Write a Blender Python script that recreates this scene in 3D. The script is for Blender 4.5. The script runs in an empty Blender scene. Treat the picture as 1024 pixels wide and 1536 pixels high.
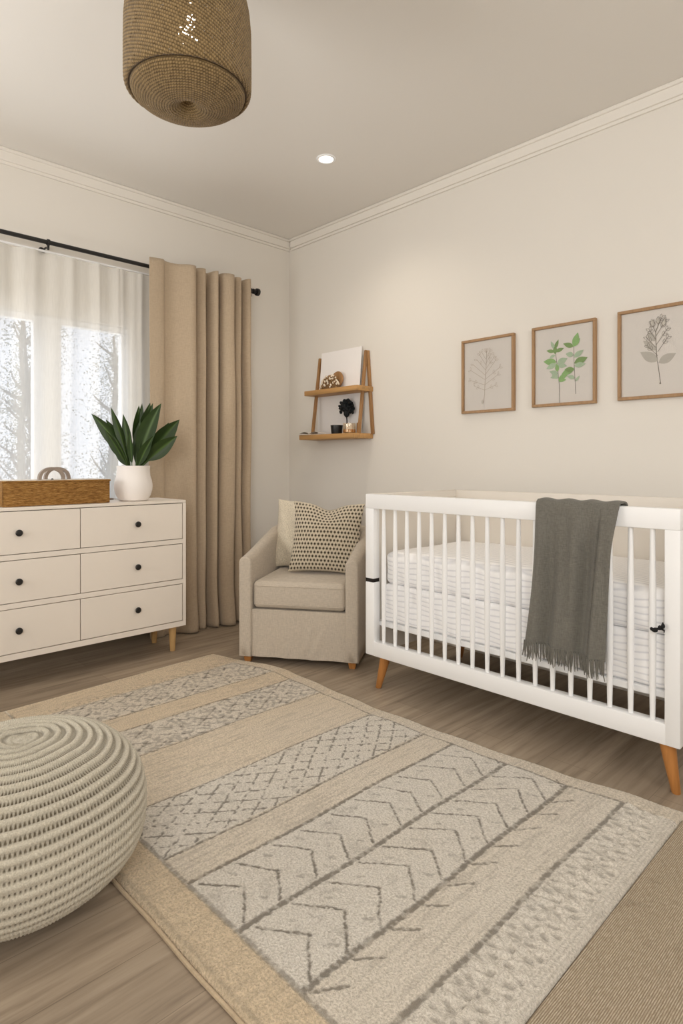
import bpy, bmesh, math, random
import numpy as np
from mathutils import Vector, Matrix

C = bpy.context.scene.collection
PI = math.pi
rng = np.random.default_rng(7)
random.seed(7)
WX, WY, CZ = -3.82, 3.12, 2.895          # window wall, crib wall, ceiling height
EX, EY = 1.6, -1.9                       # right wall, wall behind the camera


# ------------------------------------------------------------------ materials
def S(r, g, b):
    f = lambda v: (v / 255 / 12.92) if v / 255 <= .04045 else ((v / 255 + .055) / 1.055) ** 2.4
    return (f(r), f(g), f(b), 1.0)


class N:
    def __init__(s, name):
        s.m = bpy.data.materials.new(name)
        s.m.use_nodes = True
        s.t = s.m.node_tree
        s.t.nodes.clear()
        s.out = s.n('ShaderNodeOutputMaterial')

    def n(s, typ, ins=None, **kw):
        nd = s.t.nodes.new(typ)
        for k, v in kw.items():
            setattr(nd, k, v)
        for k, v in (ins or {}).items():
            if isinstance(v, bpy.types.NodeSocket):
                s.t.links.new(v, nd.inputs[k])
            else:
                nd.inputs[k].default_value = v
        return nd

    def coords(s, scale=(1, 1, 1), rot=(0, 0, 0), kind='Object'):
        tc = s.n('ShaderNodeTexCoord')
        mp = s.n('ShaderNodeMapping', {'Vector': tc.outputs[kind], 'Scale': scale, 'Rotation': rot})
        return mp.outputs['Vector']

    def noise(s, vec, scale, detail=3.0, rough=.55):
        return s.n('ShaderNodeTexNoise', {'Vector': vec, 'Scale': scale, 'Detail': detail, 'Roughness': rough}).outputs['Fac']

    def ramp(s, fac, stops):
        r = s.n('ShaderNodeValToRGB', {'Fac': fac})
        e = r.color_ramp.elements
        while len(e) < len(stops):
            e.new(.5)
        for el, (p, c) in zip(e, stops):
            el.position = p
            el.color = c if len(c) == 4 else (*c, 1)
        return r.outputs['Color']

    def mix(s, fac, a, b, blend='MIX'):
        m = s.n('ShaderNodeMix', data_type='RGBA', blend_type=blend)
        for k, v in ((0, fac), (6, a), (7, b)):
            if isinstance(v, bpy.types.NodeSocket):
                s.t.links.new(v, m.inputs[k])
            else:
                m.inputs[k].default_value = v
        return m.outputs[2]

    def math(s, op, a, b=0.0):
        m = s.n('ShaderNodeMath', operation=op)
        for k, v in ((0, a), (1, b)):
            if isinstance(v, bpy.types.NodeSocket):
                s.t.links.new(v, m.inputs[k])
            else:
                m.inputs[k].default_value = v
        return m.outputs[0]

    def bump(s, h, strength=.3, dist=.01):
        return s.n('ShaderNodeBump', {'Height': h, 'Strength': strength, 'Distance': dist}).outputs['Normal']

    def attr(s, name):
        return s.n('ShaderNodeAttribute', attribute_name=name).outputs['Fac']

    def pbr(s, col, rough=.6, normal=None, spec=.3, metal=0, **kw):
        ins = {'Base Color': col, 'Roughness': rough, 'Specular IOR Level': spec, 'Metallic': metal}
        if normal:
            ins['Normal'] = normal
        ins.update(kw)
        b = s.n('ShaderNodeBsdfPrincipled', ins)
        return b.outputs[0]

    def done(s, sh):
        s.t.links.new(sh, s.out.inputs['Surface'])
        return s.m


def dk(c, k):
    return (c[0] * k, c[1] * k, c[2] * k, 1)


def plain(name, col, rough=.5, var=.05, vs=6, bs=0, bstr=.15, spec=.3, metal=0, scale=(1, 1, 1)):
    m = N(name)
    v = m.coords(scale)
    c = m.mix(m.noise(v, vs), dk(col, 1 - var), dk(col, 1 + var))
    nm = m.bump(m.noise(v, bs, 2), bstr, .004) if bs else None
    return m.done(m.pbr(c, rough, nm, spec, metal))


def fabric(name, col, thread=420, var=.10, bstr=.35, col2=None, soft=9):
    m = N(name)
    v = m.coords()
    wa = m.noise(m.coords((1, 1, .12)), thread, 1)
    wb = m.noise(m.coords((.12, .12, 1)), thread, 1)
    w = m.math('MULTIPLY', m.math('ADD', wa, wb), .5)
    base = m.mix(m.noise(v, soft, 3), dk(col, 1 - var * .6), dk(col, 1 + var * .6))
    c = m.mix(m.ramp(w, [(.35, (0, 0, 0)), (.65, (1, 1, 1))]), dk(col2 or col, 1 - var * 2.2), base)
    return m.done(m.pbr(c, .92, m.bump(w, bstr, .003), .1, **{'Sheen Weight': .15}))


def wood(name, col, axis=0, dark=.62, scale=1.0, rough=.45):
    m = N(name)
    sc = [26 * scale] * 3
    sc[axis] = 1.6 * scale
    v = m.coords(tuple(sc))
    g = m.noise(v, 1.0, 5, .6)
    sc2 = [120 * scale] * 3
    sc2[axis] = 4 * scale
    g2 = m.noise(m.coords(tuple(sc2)), 1.0, 2)
    c = m.ramp(g, [(.3, dk(col, dark)), (.52, col), (.75, dk(col, 1.18))])
    c = m.mix(m.ramp(g2, [(.45, (0, 0, 0)), (.7, (.35, .35, .35))]), c, dk(col, dark))
    return m.done(m.pbr(c, rough, m.bump(g2, .12, .002), .35))


def attr_fabric(name, base, dark, tone=None, grain=260, gstr=.5, rough=.95, ring=None, mul=(1, 1, 1), gd=.006, contrast=.16):
    """cloth whose woven figure, or painted shade in its hollows, comes from the mesh attribute 'pat' (0 base .. 1 dark) and, if given, 'tone'"""
    m = N(name)
    v = m.coords(mul)
    c0 = base
    if tone:
        c0 = m.mix(m.attr('tone'), base, tone)
    n1 = m.noise(v, grain, 3, .7)
    n2 = m.noise(m.coords(), 5, 4)
    c1 = m.mix(m.ramp(n1, [(.33, (1, 1, 1)), (.62, (0, 0, 0))]), c0, m.mix(1.0, c0, (1 - contrast * 2.4, 1 - contrast * 2.5, 1 - contrast * 2.7, 1), 'MULTIPLY'))
    c1 = m.mix(m.math('MULTIPLY', n2, .35), c1, m.mix(1.0, c1, (.82, .79, .74, 1), 'MULTIPLY'))
    f = m.math('MULTIPLY', m.attr('pat'), m.math('ADD', .62, m.math('MULTIPLY', n1, .6)))
    f = m.n('ShaderNodeClamp', {'Value': f}).outputs[0]
    c = m.mix(f, c1, dark)
    return m.done(m.pbr(c, rough, m.bump(n1, gstr, gd), .08, **{'Sheen Weight': .2}))


# ------------------------------------------------------------------ mesh builders
class B:
    def __init__(s, off=(0, 0, 0)):
        s.bm = bmesh.new()
        s.off = Vector(off)
        s.mi = 0

    def _add(s, tmp, M=None):
        if M is not None:
            tmp.transform(M)
        for f in tmp.faces:
            f.material_index = s.mi
        me = bpy.data.meshes.new('tmp')
        tmp.to_mesh(me)
        tmp.free()
        s.bm.from_mesh(me)
        bpy.data.meshes.remove(me)
        return s

    def box(s, x0, y0, z0, x1, y1, z1, bev=0.0, seg=2, M=None):
        t = bmesh.new()
        bmesh.ops.create_cube(t, size=1)
        t.transform(Matrix.Translation(((x0 + x1) / 2, (y0 + y1) / 2, (z0 + z1) / 2)) @ Matrix.Diagonal((abs(x1 - x0), abs(y1 - y0), abs(z1 - z0), 1)))
        if bev:
            bmesh.ops.bevel(t, geom=t.edges[:], offset=bev, segments=seg, profile=.5, affect='EDGES')
        return s._add(t, M)

    def bar(s, p, q, w, d, up=(0, 0, 1), bev=.002):
        """rectangular bar from p to q, section w x d"""
        p, q = Vector(p), Vector(q)
        z = (q - p).normalized()
        x = Vector(up).cross(z)
        if x.length < 1e-4:
            x = Vector((1, 0, 0)).cross(z)
        x.normalize()
        y = z.cross(x)
        M = Matrix((x, y, z)).transposed().to_4x4()
        M.translation = p
        return s.box(-w / 2, -d / 2, 0, w / 2, d / 2, (q - p).length, bev, 1, M)

    def lathe(s, prof, n=32, M=None, capa=True, capb=True):
        t = bmesh.new()
        rings = []
        for r, z in prof:
            rings.append([t.verts.new((r * math.cos(2 * PI * k / n), r * math.sin(2 * PI * k / n), z)) for k in range(n)])
        for a, b in zip(rings, rings[1:]):
            for k in range(n):
                t.faces.new((a[k], a[(k + 1) % n], b[(k + 1) % n], b[k]))
        if capa:
            t.faces.new(list(reversed(rings[0])))
        if capb:
            t.faces.new(rings[-1])
        return s._add(t, M)

    def tube(s, pts, rad, n=8):
        pts = [Vector(p) for p in pts]
        if not hasattr(rad, '__len__'):
            rad = [rad] * len(pts)
        t = bmesh.new()
        rings = []
        ref = None
        for i, p in enumerate(pts):
            d = (pts[min(i + 1, len(pts) - 1)] - pts[max(i - 1, 0)]).normalized()
            if ref is None:
                ref = Vector((0, 0, 1)) if abs(d.z) < .9 else Vector((1, 0, 0))
            x = (ref - d * ref.dot(d)).normalized()
            ref = x
            y = d.cross(x)
            rings.append([t.verts.new(p + (x * math.cos(2 * PI * k / n) + y * math.sin(2 * PI * k / n)) * rad[i]) for k in range(n)])
        for a, b in zip(rings, rings[1:]):
            for k in range(n):
                t.faces.new((a[k], a[(k + 1) % n], b[(k + 1) % n], b[k]))
        t.faces.new(list(reversed(rings[0])))
        t.faces.new(rings[-1])
        return s._add(t)

    def poly(s, pts):
        t = bmesh.new()
        t.faces.new([t.verts.new(p) for p in pts])
        return s._add(t)

    def ball(s, c, r, sc=(1, 1, 1), sub=2, rot=None):
        t = bmesh.new()
        bmesh.ops.create_icosphere(t, subdivisions=sub, radius=r)
        M = Matrix.Translation(c) @ (rot.to_4x4() if rot else Matrix.Identity(4)) @ Matrix.Diagonal((*sc, 1))
        return s._add(t, M)

    def build(s, name, mats, parent=None, smooth=True, angle=40):
        s.bm.transform(Matrix.Translation(-s.off))
        bmesh.ops.recalc_face_normals(s.bm, faces=s.bm.faces[:])
        me = bpy.data.meshes.new(name)
        s.bm.to_mesh(me)
        s.bm.free()
        return link(name, me, mats, parent, smooth, angle)


def link(name, me, mats, parent=None, smooth=True, angle=40):
    for m in (mats if isinstance(mats, (list, tuple)) else [mats]):
        me.materials.append(m)
    if smooth:
        me.polygons.foreach_set('use_smooth', [True] * len(me.polygons))
        if angle:
            me.set_sharp_from_angle(angle=math.radians(angle))
    o = bpy.data.objects.new(name, me)
    C.objects.link(o)
    if parent:
        o.parent = parent
    return o


def grid(name, patches, mats, parent=None, attrs=None, off=(0, 0, 0), angle=None):
    """patches: list of (P[n,m,3], wrap_u, keep-face mask or None); attrs: {name: [array[n,m] per patch]}"""
    V, F, A = [], [], {k: [] for k in (attrs or {})}
    base = 0
    for i, (P, wrap, keep) in enumerate(patches):
        n, m = P.shape[:2]
        idx = np.arange(n * m).reshape(n, m) + base
        nxt = np.roll(idx, -1, 1) if wrap else idx[:, 1:]
        cur = idx if wrap else idx[:, :-1]
        f = np.stack([cur[:-1], nxt[:-1], nxt[1:], cur[1:]], -1)
        if keep is not None:
            f = f[keep[:f.shape[0], :f.shape[1]]]
        F.append(f.reshape(-1, 4))
        V.append(P.reshape(-1, 3) - np.array(off))
        for k in A:
            A[k].append(attrs[k][i].reshape(-1))
        base += n * m
    V = np.concatenate(V).astype(np.float32)
    F = np.concatenate(F).astype(np.int32)
    me = bpy.data.meshes.new(name)
    me.vertices.add(len(V))
    me.vertices.foreach_set('co', V.ravel())
    me.loops.add(F.size)
    me.loops.foreach_set('vertex_index', F.ravel())
    me.polygons.add(len(F))
    me.polygons.foreach_set('loop_start', np.arange(0, F.size, 4, dtype=np.int32))
    me.update(calc_edges=True)
    for k in A:
        a = me.attributes.new(k, 'FLOAT', 'POINT')
        a.data.foreach_set('value', np.concatenate(A[k]).astype(np.float32))
    return link(name, me, mats, parent, True, angle)


def tag(o, label, cat, group=None, kind=None):
    o['label'] = label
    o['category'] = cat
    if group:
        o['group'] = group
    if kind:
        o['kind'] = kind
    return o


def thing(name, label, cat, loc=(0, 0, 0), rz=0, group=None, rx=0):
    o = bpy.data.objects.new(name, None)
    o.empty_display_size = .1
    C.objects.link(o)
    o.location = loc
    o.rotation_euler = (rx, 0, rz)
    return tag(o, label, cat, group)


def struct(o):
    o['kind'] = 'structure'
    return o


def clone(root, loc=None, rz=None, label=None):
    r = root.copy()
    C.objects.link(r)
    if loc:
        r.location = loc
    if rz is not None:
        r.rotation_euler = (0, 0, rz)
    if label:
        r['label'] = label
    for ch in list(root.children):
        c = ch.copy()
        C.objects.link(c)
        c.parent = r
        for g in ch.children:
            d = g.copy()
            C.objects.link(d)
            d.parent = c
    return r


sm = lambda e0, e1, x: (lambda t: t * t * (3 - 2 * t))(np.clip((x - e0) / (e1 - e0), 0, 1))


def vnoise(x, y, seed=0):
    """smooth value noise, vectorised"""
    xi, yi = np.floor(x), np.floor(y)
    fx, fy = x - xi, y - yi
    fx, fy = fx * fx * (3 - 2 * fx), fy * fy * (3 - 2 * fy)
    h = lambda a, b: np.modf(np.abs(np.sin(a * 127.1 + b * 311.7 + seed * 74.7) * 43758.5453))[0]
    return (h(xi, yi) * (1 - fx) + h(xi + 1, yi) * fx) * (1 - fy) + (h(xi, yi + 1) * (1 - fx) + h(xi + 1, yi + 1) * fx) * fy


# ------------------------------------------------------------------ shared materials
M_wall = plain('wall_paint', S(228, 223, 215), .85, .012, 1.2, 160, .04, .15)
M_ceil = plain('ceiling_paint', S(228, 224, 218), .9, .012, .8, 0, 0, .1)
M_trim = plain('trim_paint', S(232, 227, 219), .6, .01, 3)
M_white = plain('white_lacquer', S(244, 244, 244), .38, .012, 4, 0, 0, .4)
M_dresser = plain('warm_white_lacquer', S(232, 223, 212), .45, .012, 3, 0, 0, .35)
M_black = plain('black_metal', S(24, 22, 21), .4, .1, 30, 0, 0, .5)
M_dark = plain('gap_shade', S(34, 29, 25), .9, .05)  # near-black colour standing in for shade in gaps
M_amber = wood('amber_wood', S(180, 122, 66), 2, .75, 1.0, .35)
M_pale = wood('pale_wood', S(214, 174, 118), 2, .8, 1.0, .45)
M_oak = wood('oak_wood', S(190, 146, 92), 0, .72, 1.2, .5)
M_oakz = wood('oak_wood_upright', S(160, 120, 78), 2, .72, 1.2, .5)
M_ceramic = plain('white_ceramic', S(240, 234, 229), .5, .015, 8, 0, 0, .4)
M_paper = plain('print_paper', S(226, 219, 211), .9, .015, 5)
M_linen = fabric('beige_linen', S(198, 186, 170), 330, .09, .35)
M_curt = fabric('tan_curtain_linen', S(190, 171, 147), 300, .06, .12)


# ------------------------------------------------------------------ room shell
def make_floor_mat():
    m = N('wood_plank_floor')
    tc = m.n('ShaderNodeTexCoord')
    sp = m.n('ShaderNodeSeparateXYZ', {'Vector': tc.outputs['Object']})
    v = m.n('ShaderNodeCombineXYZ', {'X': sp.outputs['Y'], 'Y': sp.outputs['X']}).outputs[0]
    br = m.n('ShaderNodeTexBrick', {'Vector': v, 'Color1': (.2, .2, .2, 1), 'Color2': (.8, .8, .8, 1), 'Mortar': (0, 0, 0, 1), 'Scale': 1.0,
                                    'Mortar Size': .0012, 'Brick Width': 1.35, 'Row Height': .19}, offset=.37)
    g = m.noise(m.coords((34, 2.2, 1)), 1.0, 6, .62)
    g2 = m.noise(m.coords((9, .7, 1)), 1.0, 4)
    c = m.ramp(g, [(.28, S(124, 110, 95)), (.5, S(161, 145, 126)), (.75, S(182, 166, 146))])
    c = m.mix(m.ramp(g2, [(.4, (0, 0, 0)), (.66, (.55, .55, .55))]), c, S(132, 117, 100))
    c = m.mix(.10, c, br.outputs['Color'], 'OVERLAY')
    c = m.mix(m.math('MULTIPLY', br.outputs['Fac'], .5), c, S(112, 98, 82))
    return m.done(m.pbr(c, .46, m.bump(g, .1, .002), .35))


b = B()
b.box(WX - .12, EY - .12, -.08, EX + .12, WY + .12, 0)
struct(b.build('floor', make_floor_mat(), smooth=False))
b = B()
b.box(WX - .12, EY - .12, CZ, EX + .12, WY + .12, CZ + .1)
struct(b.build('ceiling', M_ceil, smooth=False))
WY0, WY1, WZ0, WZ1 = -.62, 1.80, .62, 2.00           # window opening
b = B()
b.box(WX - .12, EY, 0, WX, WY0, CZ).box(WX - .12, WY1, 0, WX, WY + .12, CZ)
b.box(WX - .12, WY0, 0, WX, WY1, WZ0).box(WX - .12, WY0, WZ1, WX, WY1, CZ)
struct(b.build('wall_left', M_wall, smooth=False))
b = B()
b.box(WX, WY, 0, EX + .12, WY + .12, CZ)
struct(b.build('wall_back', M_wall, smooth=False))
b = B()
b.box(EX, EY, 0, EX + .12, WY, CZ)
struct(b.build('wall_right', M_wall, smooth=False))
b = B()
b.box(WX - .12, EY - .12, 0, EX + .12, EY, CZ)
struct(b.build('wall_front', M_wall, smooth=False))

# crown moulding: a flat fascia with a small bead under it
for i, (axis, L0, L1) in enumerate((('x', EY, WY), ('y', WX, EX))):
    b = B()
    if axis == 'x':
        b.box(WX, L0, 2.825, WX + .022, L1, CZ, .003, 1).box(WX, L0, 2.808, WX + .012, L1, 2.826, .002, 1).box(WX, L0, 2.875, WX + .034, L1, CZ, .004, 1)
    else:
        b.box(L0 + .034, WY - .022, 2.825, L1, WY, CZ, .003, 1).box(L0 + .034, WY - .012, 2.808, L1, WY, 2.826, .002, 1).box(L0 + .034, WY - .034, 2.875, L1, WY, CZ, .004, 1)
    struct(b.build('trim_%d' % (i + 1), M_trim))
b = B()
b.box(WX, EY, 0, WX + .014, WY, .09, .003, 1)
struct(b.build('baseboard_left', M_trim))
b = B()
b.box(WX + .014, WY - .014, 0, EX, WY, .09, .003, 1)
struct(b.build('baseboard_back', M_trim))

# window with frame, posts and panes
win = struct(bpy.data.objects.new('window_1', None))
C.objects.link(win)
win.location = (WX - .06, (WY0 + WY1) / 2, WZ0)
wo = win.location
fx0, fx1 = WX - .09, WX - .035
b = B(wo)
b.box(fx0, WY0, WZ0, fx1, WY1, WZ0 + .05, .004, 1).box(fx0, WY0, WZ1 - .04, fx1, WY1, WZ1, .004, 1)
b.box(fx0, WY0, WZ0 + .05, fx1, WY0 + .05, WZ1 - .04, .004, 1).box(fx0, WY1 - .05, WZ0 + .05, fx1, WY1, WZ1 - .04, .004, 1)
b.box(fx0, 1.215, WZ0 + .05, fx1, 1.372, WZ1 - .04, .004, 1).box(fx0, .32, WZ0 + .05, fx1, .42, WZ1 - .04, .004, 1)
b.build('window_frame', M_white, win)


def glass_mat(name, tint=(1, 1, 1, 1), refl=.06):
    m = N(name)
    fr = m.n('ShaderNodeLayerWeight', {'Blend': .12})
    tr = m.n('ShaderNodeBsdfTransparent', {'Color': tint}).outputs[0]
    gl = m.n('ShaderNodeBsdfGlossy', {'Roughness': .03}).outputs[0]
    return m.done(m.n('ShaderNodeMixShader', {0: m.math('MULTIPLY', fr.outputs['Fresnel'], .5), 1: tr, 2: gl}).outputs[0])


M_glass = glass_mat('window_glass')
for y0, y1 in ((WY0 + .05, .32), (.42, 1.215), (1.372, WY1 - .05)):
    b = B(wo)
    b.poly([(WX - .064, y0, WZ0 + .05), (WX - .064, y1, WZ0 + .05), (WX - .064, y1, WZ1 - .04), (WX - .064, y0, WZ1 - .04)])
    b.build('pane', M_glass, win, smooth=False)
b = B(wo)
b.box(WX - .035, WY0, WZ0, WX + .02, WY1, WZ0 + .025, .004, 1)
b.build('window_sill', M_white, win)

# ------------------------------------------------------------------ garden outside
m = N('pale_gravel')
gm = m.done(m.pbr(m.ramp(m.noise(m.coords(), 3, 4), [(.3, S(170, 172, 165)), (.7, S(205, 205, 200))]), .95))
b = B()
b.box(-30, -14, -.35, WX - .13, 22, -.3)
struct(b.build('garden_ground', gm, smooth=False))
M_bark = plain('grey_bark', S(84, 82, 80), .9, .2, 20)
M_leaf_out = plain('grey_green_leaf', S(104, 112, 98), .8, .3, 3)


def tree(x, y, h, spread, seed, nleaf):
    r = random.Random(seed)
    t = thing('garden_tree', 'pale grey-green tree outside, seen hazily through the sheer curtain', 'tree', (x, y, -.3), 0, 'trees outside the window')
    tr = B()
    tips = []
    trunk = [(0, 0, 0)]
    for k in range(1, 8):
        trunk.append((trunk[-1][0] + r.uniform(-.06, .06), trunk[-1][1] + r.uniform(-.06, .06), h * k / 7))
    tr.tube(trunk, [.06 * (1 - .8 * k / 7) for k in range(8)], 6)
    for k in range(38):
        f = r.uniform(.12, .95)
        i = min(int(f * 7), 6)
        p = Vector(trunk[i]).lerp(Vector(trunk[i + 1]), f * 7 - i)
        a = r.uniform(0, 2 * PI)
        L = spread * (1.1 - .6 * f) * r.uniform(.6, 1)
        pts = [p]
        d = Vector((math.cos(a), math.sin(a), r.uniform(.3, 1.0))).normalized()
        for q in range(4):
            d = (d + Vector((r.uniform(-.3, .3), r.uniform(-.3, .3), r.uniform(-.05, .3)))).normalized()
            pts.append(pts[-1] + d * L / 4)
        tr.tube(pts, [.02, .015, .011, .008, .004], 4)
        tips += pts[1:]
        for q in range(3):
            s0 = pts[r.randint(1, 3)]
            e = s0 + Vector((r.uniform(-1, 1), r.uniform(-1, 1), r.uniform(-.2, 1))) * L * .3
            tr.tube([s0, e], [.007, .003], 3)
            tips += [e, s0.lerp(e, .5)]
    tr.build('trunk', M_bark, t)
    V = np.zeros((nleaf, 2, 2, 3))
    for k in range(nleaf):
        c = r.choice(tips)
        c = np.array(c) + np.array([r.gauss(0, .14), r.gauss(0, .14), r.gauss(0, .12)])
        u = np.array([r.uniform(-1, 1) for _ in range(3)])
        w = np.array([r.uniform(-1, 1) for _ in range(3)])
        u, w = u / np.linalg.norm(u) * r.uniform(.006, .013), w / np.linalg.norm(w) * .006
        V[k] = [[c - u - w, c + u - w], [c - u + w, c + u + w]]
    grid('foliage', [(V[k], False, None) for k in range(nleaf)], M_leaf_out, t)


for k, (x, y, h, sp) in enumerate([(-6.8, 2.0, 3.0, .50), (-6.9, 3.05, 2.9, .5), (-8.1, 2.55, 3.3, .52), (-8.2, 3.75, 3.3, .52), (-9.5, 3.2, 3.7, .6),
                                   (-9.6, 4.5, 3.7, .6), (-8.1, 1.3, 3.2, .5), (-6.8, .6, 2.9, .5)]):
    tree(x, y, h, sp, 11 + k, 4200)

# ------------------------------------------------------------------ curtains
rod = thing('curtain_rod', 'black metal curtain rod across the window wall', 'curtain rod', (-3.705, .8, 2.388))
b = B(rod.location)
b.tube([(-3.705, -1.0, 2.388), (-3.705, 2.680, 2.388)], .0125, 14)
b.build('pole', M_black, rod)
for y0, sg in ((2.680, 1), (-1.0, -1)):
    b = B(rod.location)
    b.lathe([(.012, -.004), (.019, 0), (.019, .010), (.013, .014), (.013, .026), (.026, .030), (.028, .040), (.026, .052), (.012, .056)], 20,
            Matrix.Translation((-3.705, y0, 2.388)) @ Matrix.Rotation(-sg * PI / 2, 4, 'X'))
    b.build('finial', M_black, rod)
for y in (1.246, -.75, 2.660):
    b = B(rod.location)
    b.lathe([(.018, -.007), (.018, .007)], 18, Matrix.Translation((-3.705, y, 2.388)) @ Matrix.Rotation(PI / 2, 4, 'X'))
    b.bar((-3.705, y, 2.374), (-3.705, y, 2.345), .012, .010)
    b.tube([(-3.705, y, 2.352), (-3.735, y, 2.366), (WX + .004, y, 2.368)], .0055, 8)
    b.lathe([(.02, 0), (.02, .006)], 16, Matrix.Translation((WX, y, 2.368)) @ Matrix.Rotation(PI / 2, 4, 'Y'))
    b.build('bracket', M_black, rod)

# linen curtain, drawn to the right of the window
knots = np.array([(1.840, -3.655), (1.90, -3.648), (1.935, -3.652), (1.96, -3.672), (2.03, -3.662), (2.09, -3.605), (2.125, -3.592), (2.150, -3.615), (2.150, -3.665), (2.172, -3.675),
                  (2.205, -3.635), (2.235, -3.632), (2.246, -3.69), (2.262, -3.785), (2.278, -3.69), (2.292, -3.612), (2.318, -3.605), (2.326, -3.68), (2.342, -3.795), (2.358, -3.70),
                  (2.362, -3.62), (2.392, -3.580), (2.432, -3.582), (2.450, -3.64), (2.450, -3.705), (2.466, -3.78), (2.480, -3.66), (2.502, -3.622), (2.524, -3.632), (2.530, -3.69),
                  (2.545, -3.775), (2.556, -3.65), (2.575, -3.608), (2.598, -3.620), (2.604, -3.68), (2.615, -3.70)])
nz, ny = 90, 420
kk = np.linspace(0, len(knots) - 1.001, ny)
i1 = kk.astype(int)
tq = (kk - i1)[:, None]
K = lambda d: knots[np.clip(i1 + d, 0, len(knots) - 1)]
cr = .5 * (2 * K(0) + (K(1) - K(-1)) * tq + (2 * K(-1) - 5 * K(0) + 4 * K(1) - K(2)) * tq ** 2 + (3 * K(0) - K(-1) - 3 * K(1) + K(2)) * tq ** 3)
zz = np.linspace(.006, 2.432, nz)[:, None].repeat(ny, 1)
yk_, xk_ = cr[None, :, 0].repeat(nz, 0), cr[None, :, 1].repeat(nz, 0)
kq = kk[None, :].repeat(nz, 0)
sway = sm(2.35, 1.6, zz)
yy2 = yk_ + sway * (.016 * (vnoise(kq * .22, zz * 1.1, 3) - .5) + .010 * (vnoise(kq * .4 + 7, zz * 2.2, 5) - .5)) + .014 * sm(2.2, 0, zz) * (yk_ - 2.2)
xx = xk_ + sway * .030 * (vnoise(kq * .33 + 3, zz * 1.3, 8) - .5) * sm(6, 10, kq) + .022 * sm(.30, 0, zz) * sm(-3.68, -3.6, xk_)
topz = sm(2.30, 2.37, zz)
xx = np.where(xx < -3.682, xx * (1 - topz) + (-3.682 + .04 * (xx + 3.682)) * topz, xx)
zz2 = np.maximum(zz + .010 * (vnoise(kq * .3, zz * 0, 9) - .5) * sm(.25, 0, zz) + .005 * np.sin(kq * .8) * topz, .004)
cur = grid('linen_curtain', [(np.stack([xx, yy2, zz2], -1), False, None)], M_curt, off=(-3.68, 2.24, 0))
cur.location = (-3.68, 2.24, 0)
tag(cur, 'tan linen curtain hanging in folds right of the window', 'curtain')
sd = cur.modifiers.new('thick', 'SOLIDIFY')
sd.thickness = .003
sd.offset = 1

# sheer curtain
m = N('sheer_voile')
v = m.coords((1, 1, .05))
wv = m.noise(v, 260, 2)
al = m.ramp(wv, [(.3, (.55,) * 3), (.7, (.60,) * 3)])
tr = m.n('ShaderNodeBsdfTransparent', {'Color': (1, 1, 1, 1)}).outputs[0]
tl = m.n('ShaderNodeBsdfTranslucent', {'Color': S(214, 222, 232)}).outputs[0]
df = m.n('ShaderNodeBsdfDiffuse', {'Color': S(248, 244, 236)}).outputs[0]
cl = m.n('ShaderNodeMixShader', {0: .78, 1: tl, 2: df}).outputs[0]
M_sheer = m.done(m.n('ShaderNodeMixShader', {0: al, 1: tr, 2: cl}).outputs[0])
nz, ny = 40, 520
yy = np.linspace(-1.02, 1.99, ny)[None, :].repeat(nz, 0)
zz = np.linspace(.03, 2.345, nz)[:, None].repeat(ny, 1)
q = yy * 2 * PI / .165 + 1.3 * np.sin(yy * 7.3) + .25 * np.sin(zz * 2 + yy * 9)
xx = -3.762 + .020 * np.sin(q) * (.75 + .25 * np.sin(yy * 13)) + .005 * np.sin(2.3 * q + 1)
sh = grid('sheer_curtain', [(np.stack([xx, yy + .006 * np.cos(q), zz], -1), False, None)], M_sheer, off=(-3.762, .5, 0))
sh.location = (-3.762, .5, 0)
tag(sh, 'white translucent sheer curtain hanging in front of the window', 'curtain')
tk = B((-3.762, .5, 2.35))
tk.box(-3.772, -1.03, 2.346, -3.752, 1.99, 2.356, .002, 1)
tko = tk.build('sheer_heading_track', M_white, None)
tko.parent = sh
tko.location = (0, 0, 2.35)

# ------------------------------------------------------------------ dresser
DX, DB = -3.28, -3.63
D0, D1, DZ0, DZ1 = .645, 1.885, .155, .902
dr = thing('dresser', 'white six-drawer dresser with black round knobs in front of the window', 'dresser', ((DX + DB) / 2, (D0 + D1) / 2, 0))
b = B(dr.location)
fr = DX
b.box(DB, D0, DZ0, fr - .0186, D1, DZ1 - .016)                                     # body
b.box(DB, D0, DZ1 - .016, fr, D1, DZ1, .002, 1)                                   # top
b.box(fr - .0185, D0, DZ0, fr, D1, DZ0 + .030, .0006, 1)                          # bottom rail
b.box(fr - .0185, D0, DZ0 + .030, fr, D0 + .020, DZ1 - .016, .0006, 1).box(fr - .0185, D1 - .020, DZ0 + .030, fr, D1, DZ1 - .016, .0006, 1)
rows = [(.189, .4035), (.4365, .6415), (.6745, .8825)]
for z in (.4055, .6435):
    b.box(fr - .0185, D0 + .02, z + .0015, fr, D1 - .02, z + .0275, .001, 1)
b.build('carcass', M_dresser, dr)
b = B(dr.location)
b.box(fr - .0182, D0 + .018, DZ0 + .02, fr - .0165, D1 - .018, DZ1 - .012)  # dark sheet behind the drawers, paints the shade of the gaps
b.build('gap_shade_sheet', M_dark, dr, smooth=False)
ym = (D0 + D1) / 2
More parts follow.
